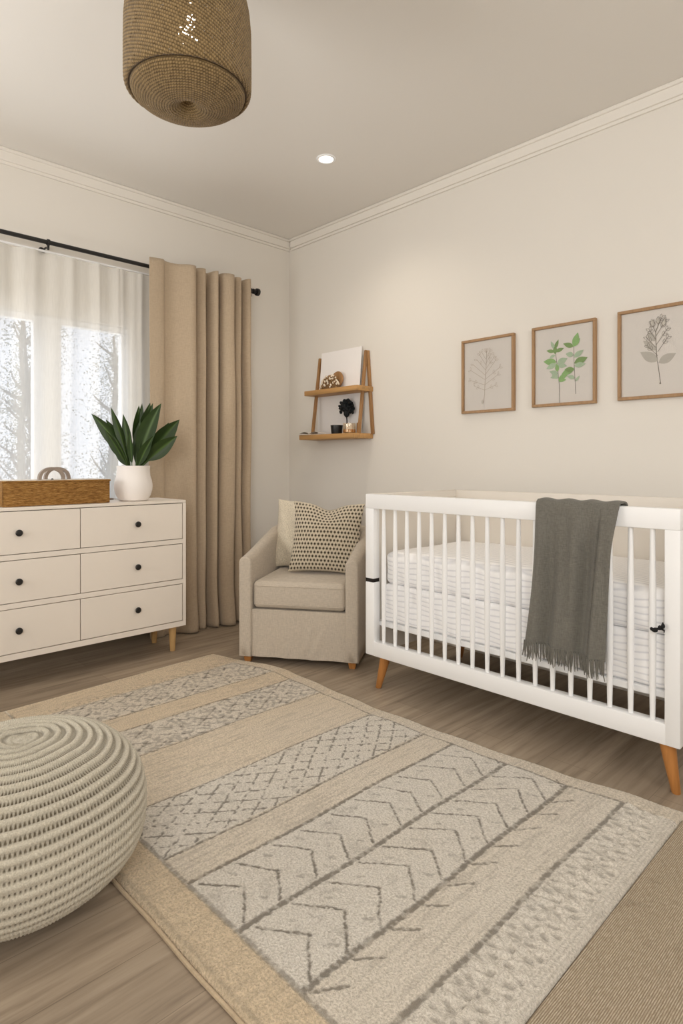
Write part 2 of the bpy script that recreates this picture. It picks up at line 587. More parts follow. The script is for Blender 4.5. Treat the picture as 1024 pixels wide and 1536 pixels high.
for ci, (y0, y1) in enumerate(((ym + .0021, D1 - .0245), (D0 + .0245, ym - .0021))):
    for z0, z1 in rows:
        b = B(dr.location)
        b.box(fr - .0165, y0, z0, fr, y1, z1, .0012, 1)
        d = b.build('drawer', M_dresser, dr)
        kb = B(dr.location)
        yk, zk = (y0 + y1) / 2 + (.012 if ci == 0 else -.005), (z0 + z1) / 2 + (.0 if z0 > .3 else .002)
        kb.lathe([(.006, 0), (.006, .012), (.014, .015), (.0165, .019), (.0165, .024), (.013, .028), (.004, .029)], 24,
                 Matrix.Translation((fr - .001, yk, zk)) @ Matrix.Rotation(PI / 2, 4, 'Y'))
        kb.build('knob', M_black, d)
for x, y in ((DX - .06, D1 - .055), (DX - .06, D0 + .055), (DB + .06, D1 - .055), (DB + .06, D0 + .055)):
    b = B(dr.location)
    b.lathe([(.013, 0), (.015, .004), (.023, DZ0 - .012), (.024, DZ0)], 20, Matrix.Translation((x, y, 0)))
    b.build('leg', M_pale, dr)

# woven box on the dresser
m = N('brown_straw_weave')
st = m.noise(m.coords((130, 34, 360)), 1.0, 5, .75)
c = m.ramp(st, [(.30, S(70, 44, 18)), (.46, S(140, 98, 48)), (.60, S(180, 136, 76)), (.75, S(220, 184, 126))])
M_straw = m.done(m.pbr(c, .7, m.bump(st, .8, .006), .2))
M_strap = plain('grey_leather_strap', S(150, 136, 124), .6, .1, 30, 200, .2)
M_lining = fabric('cream_lining', S(214, 204, 190), 300, .06)
bx = thing('woven_box', 'brown woven straw box with two loop handles on the white dresser', 'box', (-3.44, 1.178, .903))
b = B(bx.location)
x0, x1, y0, y1, z0, z1 = -3.545, -3.335, .908, 1.447, .903, 1.028
t = .010
b.box(x0, y0, z0, x1, y1, z0 + .012, .004, 2)
b.box(x1 - t, y0, z0 + .004, x1, y1, z1, .004, 2).box(x0, y0, z0 + .004, x0 + t, y1, z1, .004, 2)
b.box(x0, y0, z0 + .004, x1, y0 + t, z1, .004, 2).box(x0, y1 - t, z0 + .004, x1, y1, z1, .004, 2)
b.build('box_body', M_straw, bx)
b = B(bx.location)
for k in range(4):
    pass
b.box(x0 + .003, y0 + .003, z1 - .006, x1 - .003, y1 - .003, z1 + .006, .004, 2)
b.build('lid', M_lining, bx)
b = B(bx.location)
pts = []
for (xa, ya), (xb, yb) in zip([(x0, y0), (x1, y0), (x1, y1), (x0, y1)], [(x1, y0), (x1, y1), (x0, y1), (x0, y0)]):
    pts += [(xa, ya, z1 - .001), (xb, yb, z1 - .001)]
for p, q_ in zip(pts[::2], pts[1::2]):
    b.tube([p, q_], .005, 8)
b.build('rim', M_straw, bx)
for xh in (-3.385, -3.475):
    b = B(bx.location)
    n = 16
    L, R_ = [], []
    yc = 1.155 if xh > -3.4 else 1.215
    t2 = bmesh.new()
    ri = []
    for k in range(n + 1):
        a = PI * k / n
        y = yc - .062 * math.cos(a)
        z = z1 + .004 + .062 * math.sin(a) ** .8
        nrm = Vector((0, -math.cos(a), math.sin(a)))
        ri.append([t2.verts.new(Vector((xh + sx * .012, y, z)) + nrm * tz) for sx, tz in ((-1, -.009), (1, -.009), (1, .006), (-1, .006))])
    for A_, B_ in zip(ri, ri[1:]):
        for k in range(4):
            t2.faces.new((A_[k], A_[(k + 1) % 4], B_[(k + 1) % 4], B_[k]))
    t2.faces.new(ri[0])
    t2.faces.new(list(reversed(ri[-1])))
    b._add(t2)
    b.build('handle', M_strap, bx)
b = B(bx.location)
b.lathe([(.007, 0), (.007, .004), (.003, .008)], 12, Matrix.Translation((-3.385, 1.158, z1 + .005)))
b.build('clasp', M_black, bx)

# little tassel between box and pot
b = B((-3.56, 1.53, .903))
b.tube([(-3.60, 1.472, .909), (-3.57, 1.50, .911), (-3.555, 1.535, .910), (-3.545, 1.56, .910)], [.006, .006, .007, .005], 8)
for k in range(9):
    b.tube([(-3.546 + .001 * k, 1.556 + .002 * (k % 3), .910), (-3.545 + (k - 4) * .004, 1.592 + .004 * (k % 2), .9055)], [.0025, .0015], 5)
o = b.build('cord_tassel', M_strap)
o.location = (-3.56, 1.53, .903)
tag(o, 'small grey cord tassel lying between woven box and plant pot', 'tassel')

# potted plant
px_, py_ = -3.43, 1.628
pl = thing('potted_plant', 'broad-leaved green plant in a white bulbous ceramic pot on the dresser', 'plant', (px_, py_, .903))
b = B()
b.lathe([(.07, 0), (.082, .004), (.096, .03), (.106, .062), (.108, .09), (.103, .120), (.095, .145), (.0925, .18), (.0935, .202), (.090, .203), (.086, .198), (.080, .17), (.05, .165), (.001, .165)], 48, None, True, True)
b.build('pot', M_ceramic, pl)
b = B()
b.lathe([(.079, .168), (.06, .176), (.02, .18), (.001, .18)], 24)
b.build('soil', plain('dark_soil', S(58, 44, 34), .95, .3, 60, 90, .6), pl)
m = N('glossy_green_leaf')
gr = m.attr('pat')
lc = m.mix(m.noise(m.coords((1, 1, 1)), 18), S(30, 46, 18), S(48, 68, 26))
lc = m.mix(gr, lc, S(76, 102, 44))
M_leaf = m.done(m.pbr(lc, .42, None, .3))


def leaf(a_yaw, lean0, lean1, L, W, r0=.02, twist=0.0, stem=.22, sx=0, sy=0):
    """strap leaf growing from the pot; a_yaw direction it leans to, lean angles from vertical at base and tip"""
    n, mm = 26, 9
    P = np.zeros((n, mm, 3))
    T = np.zeros((n, mm))
    pos = np.array([sx + r0 * math.cos(a_yaw), sy + r0 * math.sin(a_yaw), .172])
    h = np.array([math.cos(a_yaw), math.sin(a_yaw), 0])
    for i in range(n):
        s_ = i / (n - 1)
        th = lean0 + (lean1 - lean0) * s_
        d = h * math.sin(th) + np.array([0, 0, 1]) * math.cos(th)
        if i:
            pos = pos + d * L / (n - 1)
        nrm = h * math.cos(th) - np.array([0, 0, 1]) * math.sin(th)
        side = np.cross(d, nrm)
        tw = twist
        sd_ = side * math.cos(tw) + nrm * math.sin(tw)
        nn = -side * math.sin(tw) + nrm * math.cos(tw)
        f = max(s_ - stem, 0) / (1 - stem)
        w = W * .88 * (.12 * (1 - f) + .9 * math.sin(PI * min(f, 1) ** .85) ** .95) * (1 if s_ < .999 else .05)
        if s_ < stem:
            w = W * .13
        for j in range(mm):
            u = j / (mm - 1) * 2 - 1
            P[i, j] = pos + sd_ * u * w * .5 - nn * (abs(u) ** 1.4) * w * .5 * -.38
            T[i, j] = .75 if j == mm // 2 else (.35 if s_ < stem else 0.06 * (j % 2))
    return grid('leaf', [(P, False, None)], M_leaf, pl, {'pat': [T]})


# image right is +0.70 x, +0.72 y; facing viewer is +0.72 x, -0.70 y
AR = math.atan2(.72, .70)
for (rel, l0, l1, L, W, tw, st) in [
    (PI + .15, .35, .78, .40, .088, 1.35, .28),
    (PI - .25, .45, .85, .30, .088, 1.25, .25),
    (PI + .1, .20, .36, .39, .058, 1.0, .30),
    (.3, .0, .05, .385, .080, 1.3, .30),
    (.2, .12, .24, .41, .088, 1.3, .30),
    (-.1, .18, .30, .41, .066, 1.1, .35),
    (-.35, .25, .58, .43, .125, 1.35, .20),
    (.1, .60, .75, .39, .120, 1.3, .35),
    (-.1, .80, .95, .32, .105, 1.3, .30),
    (PI - .4, .25, .45, .27, .085, 1.2, .20),
    (.0, .35, .50, .16, .060, 1.3, .20),
    (PI, .50, .75, .16, .050, 1.3, .25),
    (-PI / 2, .10, .30, .24, .050, .3, .20),
    (PI - .1, .28, .62, .34, .070, 1.2, .30),
    (PI + .3, .30, .50, .22, .070, 1.1, .15),
    (-.2, .12, .20, .24, .070, 1.2, .15),
    (.4, .04, .10, .40, .060, 1.3, .35),
    (PI - .3, .10, .20, .34, .060, 1.1, .30),
    (PI + .5, .45, .60, .28, .060, 1.2, .20),
    (-.5, .05, .18, .30, .060, 1.2, .25),
    (.2, .50, .62, .34, .070, 1.2, .30),
    (-.4, .45, .65, .24, .070, 1.2, .15),
]:
    leaf(AR + rel, l0, l1, L, W, .02, tw, st)

# ------------------------------------------------------------------ armchair
AM = Vector((-2.605, 2.190, 0))
ang = math.atan2(.562, .827)
ch = thing('armchair', 'beige linen upholstered armchair in the corner between curtain and crib', 'armchair', AM, ang)
HW, DP, TH, RC = .340, .66, .072, .16


def shell():
    path = []                                             # plan of the outer line: front left, round the back, front right
    for k in range(14):
        path.append((-HW, (DP - RC) * k / 13, -1, 0))
    for k in range(1, 12):
        a = PI + -k / 12 * PI / 2
        path.append((-HW + RC + RC * math.cos(a), DP - RC + RC * math.sin(a), math.cos(a), math.sin(a)))
    for k in range(12):
        path.append((-HW + RC + (2 * HW - 2 * RC) * k / 11, DP, 0, 1))
    half = path[:25]
    right = [(-x, y, -nx, ny) for x, y, nx, ny in reversed(half)]
    path = path + right
    sec = []
    rows_ = []
    for (x, y, nx, ny) in path:
        top = .598 + .125 * min(y / (DP - .08), 1) ** 1.1
        z0 = .038
        pr = []
        for z in np.linspace(z0, top - .03, 9):
            pr.append((0, z))
        for k in range(1, 8):
            a = k / 8 * PI
            pr.append((TH / 2 - TH / 2 * math.cos(a), top - .03 + .03 * math.sin(a)))
        for z in np.linspace(top - .03, z0, 9):
            pr.append((TH, z))
        rows_.append([(x - nx * d, y - ny * d, z) for d, z in pr])
    P = np.array(rows_)
    # rounded front ends: add shrunken end rings
    def cap(R, sgn):
        out = []
        c = R.mean(0)
        for dy, sc in ((-.010, .985), (-.018, .93), (-.021, .80)):
            Q = R.copy()
            Q[:, 0] = c[0] + (R[:, 0] - c[0]) * sc
            zc = .32
            Q[:, 2] = zc + (R[:, 2] - zc) * (1 - (1 - sc) * .18)
            Q[:, 1] += dy
            out.append(Q)
        Q = out[-1].copy()
        Q[:, 0] = c[0]
        out.append(Q)
        return out
    a, z_ = cap(P[0], 1), cap(P[-1], 1)
    P = np.concatenate([np.array(a[::-1]), P, np.array(z_)])
    return P


ch_shell = grid('arms_and_back', [(shell(), True, None)], M_linen, ch)
for sx in (-1, 1):                                        # welted seam round each arm front
    b = B()
    xo, xi = sx * (HW - .003), sx * (HW - TH + .003)
    pts = [(xo, -.010, .05), (xo, -.010, .55), (sx * (HW - .010), -.010, .583), (sx * (HW - TH / 2), -.010, .597), (sx * (HW - TH + .010), -.010, .583), (xi, -.010, .55), (xi, -.010, .05)]
    b.tube(pts, .0032, 6)
    b.build('piping', M_linen, ch_shell)
# base with skirt front
nx_, nz_ = 80, 30
X = np.linspace(-HW + TH - .004, HW - TH + .004, nx_)[None, :].repeat(nz_, 0)
Z = np.linspace(.040, .305, nz_)[:, None].repeat(nx_, 1)
Y = -.004 - .004 * np.exp(-((X - .05 - (Z - .12) * .35) / .014) ** 2) * sm(.27, .18, Z) - .005 * np.exp(-((X - .11 - (Z - .12) * .45) / .018) ** 2) * sm(.28, .15, Z) \
    - .003 * np.exp(-((X + .05 - (Z - .12) * .2) / .02) ** 2) * sm(.2, .05, Z) + .003 * np.sin(X * 40 + Z * 9) * sm(.2, .04, Z)
grid('skirt', [(np.stack([X, Y, Z], -1), False, None)], M_linen, ch)
b = B()
b.box(-HW + TH - .002, .002, .040, HW - TH + .002, DP - TH + .01, .302, .004, 2)
b.build('seat_base', M_linen, ch)
b = B()
b.box(-HW + TH + .002, -.006, .308, HW - TH - .002, DP - TH - .02, .462, .032, 5)
cu = b.build('seat_cushion', M_linen, ch)
for v in cu.data.vertices:                                # crown the cushion a little
    if v.co.z > .42:
        v.co.z += .014 * (1 - (v.co.x / .27) ** 2) * (1 - ((v.co.y - .28) / .3) ** 2)
for z in (.334, .436):
    b = B()
    b.tube([(-HW + TH + .005, .02, z), (-HW + TH + .014, -.0025, z), (-HW + TH + .035, -.0075, z), (HW - TH - .035, -.0075, z), (HW - TH - .014, -.0025, z), (HW - TH - .005, .02, z)], .002, 6)
    b.build('piping', M_linen, cu)
for x, y in ((-.30, .03), (.30, .03), (-.22, .58), (.22, .58)):
    b = B()
    b.lathe([(.022, 0), (.032, .044)], 4, Matrix.Translation((x, y, 0)) @ Matrix.Rotation(PI / 4, 4, 'Z'))
    b.build('leg', M_amber, ch, angle=30)


def chair_pt(x, y, z):
    return (AM.x + x * math.cos(ang) - y * math.sin(ang), AM.y + x * math.sin(ang) + y * math.cos(ang), z)


def cushion(name, mat, w, h, T, n, dent, pat, loc, rz, rx, label, lump=0.0, ry=0.0, dc=.02, ds=.34):
    u = np.linspace(-1, 1, n)[None, :].repeat(n, 0)
    v = np.linspace(-1, 1, n)[:, None].repeat(n, 1)
    prof = (np.clip(1 - u ** 2, 0, 1) ** .55) * (np.clip(1 - v ** 2, 0, 1) ** .55)
    x = w / 2 * u * (1 - .09 * (1 - v ** 2) * np.abs(u) ** 2)
    z = h / 2 * v * (1 - .07 * (1 - u ** 2) * np.abs(v) ** 2)
    dd = dent * np.exp(-((u - dc) / ds) ** 2)
    z = z - dd * sm(.1, 1, v)
    wr = .006 * np.sin(u * 9 + v * 5) * prof * lump + .008 * (vnoise(u * 3 + 9, v * 3 + 4, 3) - .5) * prof
    bob = pat * -.0028 if pat is not None else 0
    pf = pat if pat is not None else np.zeros_like(u)
    front = np.stack([x, -T / 2 * prof - wr + dd * sm(.2, .9, v) * .35 - bob * prof * -1, z], -1)
    back = np.stack([x[:, ::-1], T / 2 * prof[:, ::-1], z[:, ::-1]], -1)
    o = grid(name, [(front, False, None), (back, False, None)], mat, None, {'pat': [pf, pf[:, ::-1]]})
    o.location = loc
    o.rotation_euler = (rx, ry, rz)
    return tag(o, label, 'cushion')


M_cream = attr_fabric('cream_slub_linen', S(234, 224, 204), S(190, 170, 140), None, 210, .5, .95)
M_dots = attr_fabric('cream_dotted_weave', S(224, 212, 190), S(48, 37, 26), None, 300, .5, .95)
cushion('cream_cushion', M_cream, .35, .44, .14, 60, .10, None, chair_pt(-.122, .485, .676), ang - .10, -.27, 'plain cream cushion on the armchair, partly behind the dotted cushion', 1.0, .0, .8, .6)
n = 240
u = np.linspace(-1, 1, n)[None, :].repeat(n, 0)
v = np.linspace(-1, 1, n)[:, None].repeat(n, 1)
ru = v * 8.7
par = np.mod(np.floor(ru + .5), 2)
du = u * 10.5 + par * .5 + .12 * vnoise(u * 6, v * 6)
fu, fv = du - np.floor(du) - .5, ru - np.floor(ru + .5)
dia = np.abs(fu) / .44 + np.abs(fv) / .42
dots = sm(1.05, .75, dia) * (1.05 + .3 * vnoise(du * .9, ru * .9, 5))
dots = np.clip(dots * (1 - .35 * sm(.75, 1, v)), 0, 1)
cushion('dotted_cushion', M_dots, .44, .43, .145, n, .035, dots, chair_pt(.085, .325, .675), ang + .03, -.25, 'cream cushion with rows of dark brown dots on the armchair', .5, .03)

# ------------------------------------------------------------------ crib
K0, K1, KF, KB = -2.149, -.691, 2.25, 3.0
M_panel = plain('shaded_white_panel', S(228, 221, 211), .5, .012, 3)  # white panels coloured beige for the shade inside the crib
kr = thing('crib', 'white slatted baby crib with splayed amber wood legs along the wall', 'crib', ((K0 + K1) / 2, (KF + KB) / 2, 0))
ko = kr.location
b = B(ko)
b.box(K0, KF, .893, K1, KF + .045, .966, .004, 2)
b.build('top_rail', M_white, kr)
b = B(ko)
b.box(K0 + .055, KF, .158, K1 - .045, KF + .045, .230, .003, 2)
b.build('bottom_rail', M_white, kr)
b = B(ko)
b.box(K0, KF, .158, K0 + .058, KF + .045, .524, .004, 2).box(K0, KF, .542, K0 + .055, KF + .045, .894, .004, 2)
b.box(K0 + .012, KF + .006, .515, K0 + .05, KF + .04, .55)
b.build('post', M_white, kr)
b = B(ko)
b.box(K0 - .0005, KF + .003, .5235, K0 + .052, KF + .0455, .5425)  # dark fill in the post notch, painted in place of its shade
b.build('notch_shade_fill', M_dark, kr, smooth=False)
b = B(ko)
b.box(K1 - .050, KF, .158, K1, KF + .045, .894, .004, 2)
b.build('post', M_white, kr)
for x0, x1 in ((K0 + .004, K0 + .034), (K1 - .034, K1 - .004)):
    b = B(ko)
    b.box(x0, KF + .045, .158, x1, KB - .022, .935, .003, 1)
    b.box(x0 - .004, KF + .045, .925, x1 + .004, KB - .022, .966, .003, 1)
    b.build('end_panel', M_panel, kr)
b = B(ko)
b.box(K0, KB - .022, .158, K1, KB, .966, .003, 1)
b.build('back_panel', M_panel, kr)
for i in range(18):
    x = -2.044 + .074 * i
    b = B(ko)
    b.lathe([(.0085, .228), (.0105, .32), (.0125, .5), (.012, .65), (.0095, .82), (.0085, .896)], 14, Matrix.Translation((x, KF + .022, 0)))
    b.build('slat', M_white, kr)
b = B(ko)
b.box(K0 + .036, KF + .048, .300, K1 - .036, KB - .024, .326, .003, 1)
b.build('mattress_support', M_white, kr)
for x, y, sx, sy in ((K0 + .105, KF + .035, -1, -1), (K1 - .052, KF + .035, 1, -1), (K0 + .105, KB - .05, -1, 1), (K1 - .052, KB - .05, 1, 1)):
    b = B(ko)
    t = bmesh.new()
    n = 20
    ra = []
    for z, r, o_ in ((0, .0135, 1.0), (.004, .015, .97), (.08, .021, .48), (.158, .027, 0)):
        ra.append([t.verts.new((x + sx * .034 * o_ + r * math.cos(2 * PI * k / n), y + sy * .016 * o_ + r * math.sin(2 * PI * k / n), z)) for k in range(n)])
    for A_, B_ in zip(ra, ra[1:]):
        for k in range(n):
            t.faces.new((A_[k], A_[(k + 1) % n], B_[(k + 1) % n], B_[k]))
    t.faces.new(list(reversed(ra[0])))
    t.faces.new(ra[-1])
    b._add(t)
    b.build('leg', M_amber, kr)

# mattress: two quilted layers with ruled stripes
m = N('quilted_white_cotton')
tc = m.n('ShaderNodeTexCoord')
sp = m.n('ShaderNodeSeparateXYZ', {'Vector': tc.outputs['Object']})
lines = m.math('ADD', sp.outputs['Z'], m.math('MULTIPLY', sp.outputs['Y'], -1.0))
lines = m.math('ADD', lines, m.math('MULTIPLY', m.noise(m.coords((4, 4, 1)), 1.5, 2), .012))
w = m.math('PINGPONG', m.math('MULTIPLY', lines, 1 / .0235), .5)
ln = m.ramp(w, [(.0, (1, 1, 1)), (.10, (.5, .5, .5)), (.2, (0, 0, 0))])
c = m.mix(m.math('MULTIPLY', ln, .5), S(252, 251, 251), S(188, 190, 198))
M_quilt = m.done(m.pbr(c, .9, m.bump(w, .28, .006), .1))
mt = thing('crib_mattress', 'white striped quilted mattress lying inside the crib', 'mattress', (-1.42, 2.63, .327))


def pad(name, x0, x1, y0, y1, z0, z1, bev, puff):
    n = 60
    b = B(mt.location)
    b.box(x0, y0, z0, x1, y1, z1, bev, 5)
    bm = b.bm
    bmesh.ops.subdivide_edges(bm, edges=[e for e in bm.edges if e.calc_length() > .06], cuts=22, use_grid_fill=True)
    for v in bm.verts:
        k = (v.co.z - z0) / (z1 - z0)
        u1 = (v.co.x - (x0 + x1) / 2) / ((x1 - x0) / 2)
        u2 = (v.co.y - (y0 + y1) / 2) / ((y1 - y0) / 2)
        if k > .6:
            v.co.z += puff * (1 - u1 ** 4) * (1 - u2 ** 4) + .004 * math.sin(v.co.x * 31 + v.co.y * 9) * (1 - u2 ** 2)
        if v.co.y < y0 + .02:
            v.co.y += .004 * math.sin(v.co.x * 23 + v.co.z * 30)
    return b.build(name, M_quilt, mt, angle=60)


pad('lower_layer', K0 + .075, K1 - .042, KF + .055, KB - .03, .327, .515, .016, 0)
pad('upper_layer', K0 + .075, K1 - .042, KF + .057, KB - .03, .513, .675, .035, .022)

# black tie on the right post
b = B((-.752, 2.238, .558))
r_ = Vector((-.752, 2.234, .558))
b.ball(r_ + Vector((-.032, -.003, -.014)), .012, (1.3, .8, .9))
b.ball(r_ + Vector((-.045, -.003, -.010)), .008, (1, .8, 1))
b.ball(r_ + Vector((-.008, -.004, .002)), .010, (.9, .9, 1.2))
b.ball(r_ + Vector((.006, -.003, .012)), .011, (.8, .8, 1.2))
b.tube([r_ + Vector((-.05, 0, -.016)), r_ + Vector((-.03, -.006, -.006)), r_ + Vector((-.01, -.006, -.004)), r_ + Vector((.002, -.004, .012)), r_ + Vector((.004, .002, .028))], [.004, .005, .006, .005, .003], 8)
b.tube([r_ + Vector((-.008, -.004, .0)), r_ + Vector((.012, -.004, -.008)), r_ + Vector((.010, -.002, -.016))], [.005, .004, .003], 8)
o = b.build('black_tie', plain('black_ribbon', S(22, 21, 22), .7, .1))
o.location = (-.745, 2.243, .558)
o.scale = (.72, .72, .72)
tag(o, 'small black ribbon tie knotted at the right post of the crib', 'ribbon')

# grey throw over the rail
M_throw = fabric('grey_knit_throw', S(120, 117, 109), 430, .13, .5)
nu, ns = 120, 90
prof = [(2.309, .905), (2.308, .925), (2.307, .945), (2.302, .968), (2.290, .978), (2.272, .981), (2.255, .979), (2.243, .970), (2.238, .95), (2.234, .88), (2.228, .70), (2.224, .55), (2.221, .418)]
cum = np.concatenate([[0], np.cumsum([math.dist(p, q) for p, q in zip(prof, prof[1:])])])
ss = np.linspace(0, cum[-1], ns)
py = np.interp(ss, cum, [p[0] for p in prof])
pz = np.interp(ss, cum, [p[1] for p in prof])
U = np.linspace(0, 1, nu)[None, :].repeat(ns, 0)
PY = py[:, None].repeat(nu, 1)
PZ = pz[:, None].repeat(nu, 1)
front = (PY < 2.26)
down = np.where(front, (.98 - PZ) / .56, 0)
xl = -1.203 - .035 * down + .012 * np.sin(down * 3)
xr = -.882 - .043 * down ** .8
X = xl + (xr - xl) * U
fold = .015 * np.sin(U * 15 + down * 1.2) + .008 * np.sin(U * 27 - down * 2) + .012 * sm(.80, .86, U)
fold *= np.where(front, sm(0, .35, down), .25)
crease = -.010 * np.exp(-((U - .80) / .012) ** 2) * np.where(front, sm(.02, .2, down), 0)
Y = PY - np.where(front, fold + .012 + crease, -.004)
Z = PZ + .003 * np.sin(U * 22) * np.exp(-((PZ - .98) / .03) ** 2) - .012 * U * down + .002
Z -= .014 * sm(.9, 1, U) * np.exp(-((PY - 2.272) / .04) ** 2) * 0
th = grid('throw_blanket', [(np.stack([X, Y, Z], -1), False, None)], M_throw, off=(-1.05, 2.27, .98))
th.location = (-1.05, 2.27, .98)
tag(th, 'dark grey knitted throw with fringe hanging over the front rail of the crib', 'blanket')
sd = th.modifiers.new('thick', 'SOLIDIFY')
sd.thickness = .007
sd.offset = 1
b = B((-1.05, 2.27, .98))
for k in range(78):
    u = (k + .5) / 78
    j = u * (nu - 1)
    e = np.array([X[-1, int(j)], Y[-1, int(j)], Z[-1, int(j)]])
    L = .045 + random.uniform(0, .028)
    dx = random.uniform(-.009, .009)
    b.tube([e + [0, -.002, .006], e + [dx * .4, -.003 + random.uniform(-.004, .002), -L * .5], e + [dx, -.002 + random.uniform(-.006, .004), -L]], [.0032, .003, .0014], 5)
b.build('fringe', M_throw, th)

# ------------------------------------------------------------------ wall shelf and what stands on it
sf = thing('wall_shelf', 'oak ladder wall shelf with two boards in the corner above the armchair', 'shelf', (-3.19, WY, 1.29))
so = sf.location
b = B(so)
b.box(-3.475, 2.93, 1.292, -2.905, WY - .002, 1.326, .003, 2)
b.build('shelf_board', M_oak, sf)
b = B(so)
b.box(-3.452, 2.96, 1.616, -2.905, WY - .002, 1.651, .003, 2)
b.build('shelf_board', M_oak, sf)
for xt, xb in ((-3.425, -3.400), (-2.950, -2.925)):
    b = B(so)
    b.bar((xt, 3.095, 1.905), (xb + .012, 2.985, 1.322), .022, .018, (1, 0, 0))
    b.build('front_strut', M_oakz, sf)
    b = B(so)
    b.bar((xt + .004, 3.106, 1.905), (xb + .028, 3.106, 1.322), .022, .020, (1, 0, 0))
    b.build('wall_strut', M_oakz, sf)
b = B(so)
b.box(-3.445, 3.088, 1.328, -2.985, 3.092, 1.615)
b.build('back_panel', plain('pale_board', S(224, 221, 219), .8, .01), sf)

b = B((-3.19, 3.08, 1.652))
Mc = Matrix.Translation((-3.185, 3.060, 1.653)) @ Matrix.Rotation(-.08, 4, 'X')
b.box(-.207, -.002, 0, .207, .002, .285, 0, 1, Mc)
o = b.build('blank_card', plain('white_card', S(242, 238, 236), .8, .01), smooth=False)
o.location = (-3.19, 3.08, 1.652)
tag(o, 'blank white card leaning on the wall on the upper oak shelf', 'card')

# shell cluster ornament
on = thing('shell_ornament', 'cream and brown shell cluster ornament on the upper oak shelf', 'ornament', (-3.21, 3.0, 1.652))
b = B()
b.lathe([(.052, -.004), (.060, 0), (.063, .008), (.055, .012)], 32, Matrix.Translation((.035, .035, .062)) @ Matrix.Rotation(PI / 2 - .15, 4, 'X') @ Matrix.Rotation(0, 4, 'Z'))
b.build('wooden_disc', M_oakz, on)
b = B()
b.lathe([(.085, .0), (.088, .02), (.07, .06), (.035, .092), (.01, .1)], 24, Matrix.Diagonal((1.05, .42, 1, 1)))
b.build('core', plain('brown_core', S(116, 88, 58), .9, .2), on)
M_shell = plain('cream_shell', S(232, 220, 200), .5, .12, 40)
M_shellb = plain('brown_shell', S(142, 110, 74), .6, .2, 40)
b = B()
r = random.Random(4)
for k in range(95):
    z = r.uniform(.006, .095)
    rr = np.interp(z, [0, .02, .06, .092, .1], [.085, .088, .07, .035, .01])
    a = r.uniform(PI, 2 * PI)
    b.mi = 0 if r.random() < .72 else 1
    b.ball((rr * 1.05 * math.cos(a), rr * .44 * math.sin(a) - .004, z), .0085, (1.2, .8, .85), 1, Matrix.Rotation(r.uniform(0, 3), 3, 'Y'))
b.build('shells', [M_shell, M_shellb], on)

# glass jar with amber base and candle, dark flower in it
jx, jy, jz = -3.010, 2.990, 1.327
jar = thing('candle_jar', 'small amber glass jar with a white candle on the lower oak shelf', 'candle', (jx, jy, jz))
m = N('amber_glass')
trn = m.n('ShaderNodeBsdfTransparent', {'Color': S(253, 250, 244)}).outputs[0]
gls = m.n('ShaderNodeBsdfGlossy', {'Roughness': .08, 'Color': (1, .9, .75, 1)}).outputs[0]
M_amberglass = m.done(m.n('ShaderNodeMixShader', {0: .12, 1: trn, 2: gls}).outputs[0])
b = B()
b.lathe([(.044, 0), (.046, .004), (.046, .068), (.044, .070), (.043, .068), (.043, .006)], 28, None, True, False)
b.build('glass_jar', M_amberglass, jar)
b = B()
b.lathe([(.042, .006), (.042, .026), (.001, .026)], 24)
b.build('amber_wax_base', plain('amber_wax', S(196, 140, 78), .4, .1), jar)
b = B()
b.lathe([(.026, .022), (.027, .05), (.024, .062), (.012, .067), (.001, .068)], 20, Matrix.Translation((.004, 0, 0)))
b.build('candle', plain('white_wax', S(240, 230, 220), .5, .02), jar)

bt = thing('dark_flower', 'black round flower head on a thin stem behind the candle on the lower shelf', 'flower', (-3.098, 3.050, 1.327))
M_blk = plain('black_petal', S(22, 26, 28), .7, .3, 30)
b = B()
b.lathe([(.014, 0), (.015, .03), (.008, .038), (.006, .055)], 14)
b.build('bud_vase', M_blk, bt)
b = B()
b.tube([(0, 0, .05), (.004, 0, .09), (0, 0, .135)], .004, 6)
b.build('stem', M_blk, bt)
b = B()
r = random.Random(9)
for k in range(110):
    a, e = r.uniform(0, 2 * PI), r.uniform(-.6, 1.3)
    R0 = .058 * r.uniform(.55, 1.0)
    p = Vector((R0 * math.cos(a) * math.cos(e) * 1.15, .6 * R0 * math.sin(a) * math.cos(e), .185 + R0 * math.sin(e) * 1.1))
    b.ball(p, .013, (1, .45, 1), 1, Matrix.Rotation(r.uniform(0, 3), 3, Vector((r.random(), r.random(), r.random()))))
b.ball((0, 0, .155), .03, (.9, .6, 1.3), 2)
b.build('flower_head', M_blk, bt)

b = B((-3.118, 2.972, 1.327))
b.lathe([(.036, 0), (.038, .004), (.043, .056), (.043, .060), (.039, .060), (.037, .05), (.001, .048)], 28, Matrix.Translation((-3.118, 2.972, 1.327)))
o = b.build('black_pot', M_black)
o.location = (-3.118, 2.972, 1.327)
tag(o, 'little black pot on the lower oak shelf left of the candle', 'pot')

bk = thing('open_booklet', 'open booklet lying on the left end of the lower oak shelf', 'book', (-3.385, 2.985, 1.327), .1)
for sg, nm in ((-1, 'page'), (1, 'page')):
    n1 = 14
    U = np.linspace(0, 1, n1)[None, :].repeat(4, 0)
    V = np.linspace(-.04, .04, 4)[:, None].repeat(n1, 1)
    Z = .004 + .018 * np.sin(U * PI * .8 + .25)
    grid(nm, [(np.stack([sg * U * .095, V, Z], -1), False, None)], M_paper, bk)
b = B()
b.box(-.10, -.043, 0, .10, .043, .004, .001, 1)
b.build('cover', plain('tan_cover', S(196, 184, 168), .6, .05), bk)
b = B((-2.945, 3.03, 1.327))
b.box(-2.972, 3.020, 1.327, -2.950, 3.042, 1.40, .003, 1)
o = b.build('wooden_block', M_oakz)
o.location = (-2.945, 3.03, 1.327)
tag(o, 'narrow upright wooden block on the right end of the lower oak shelf', 'block')

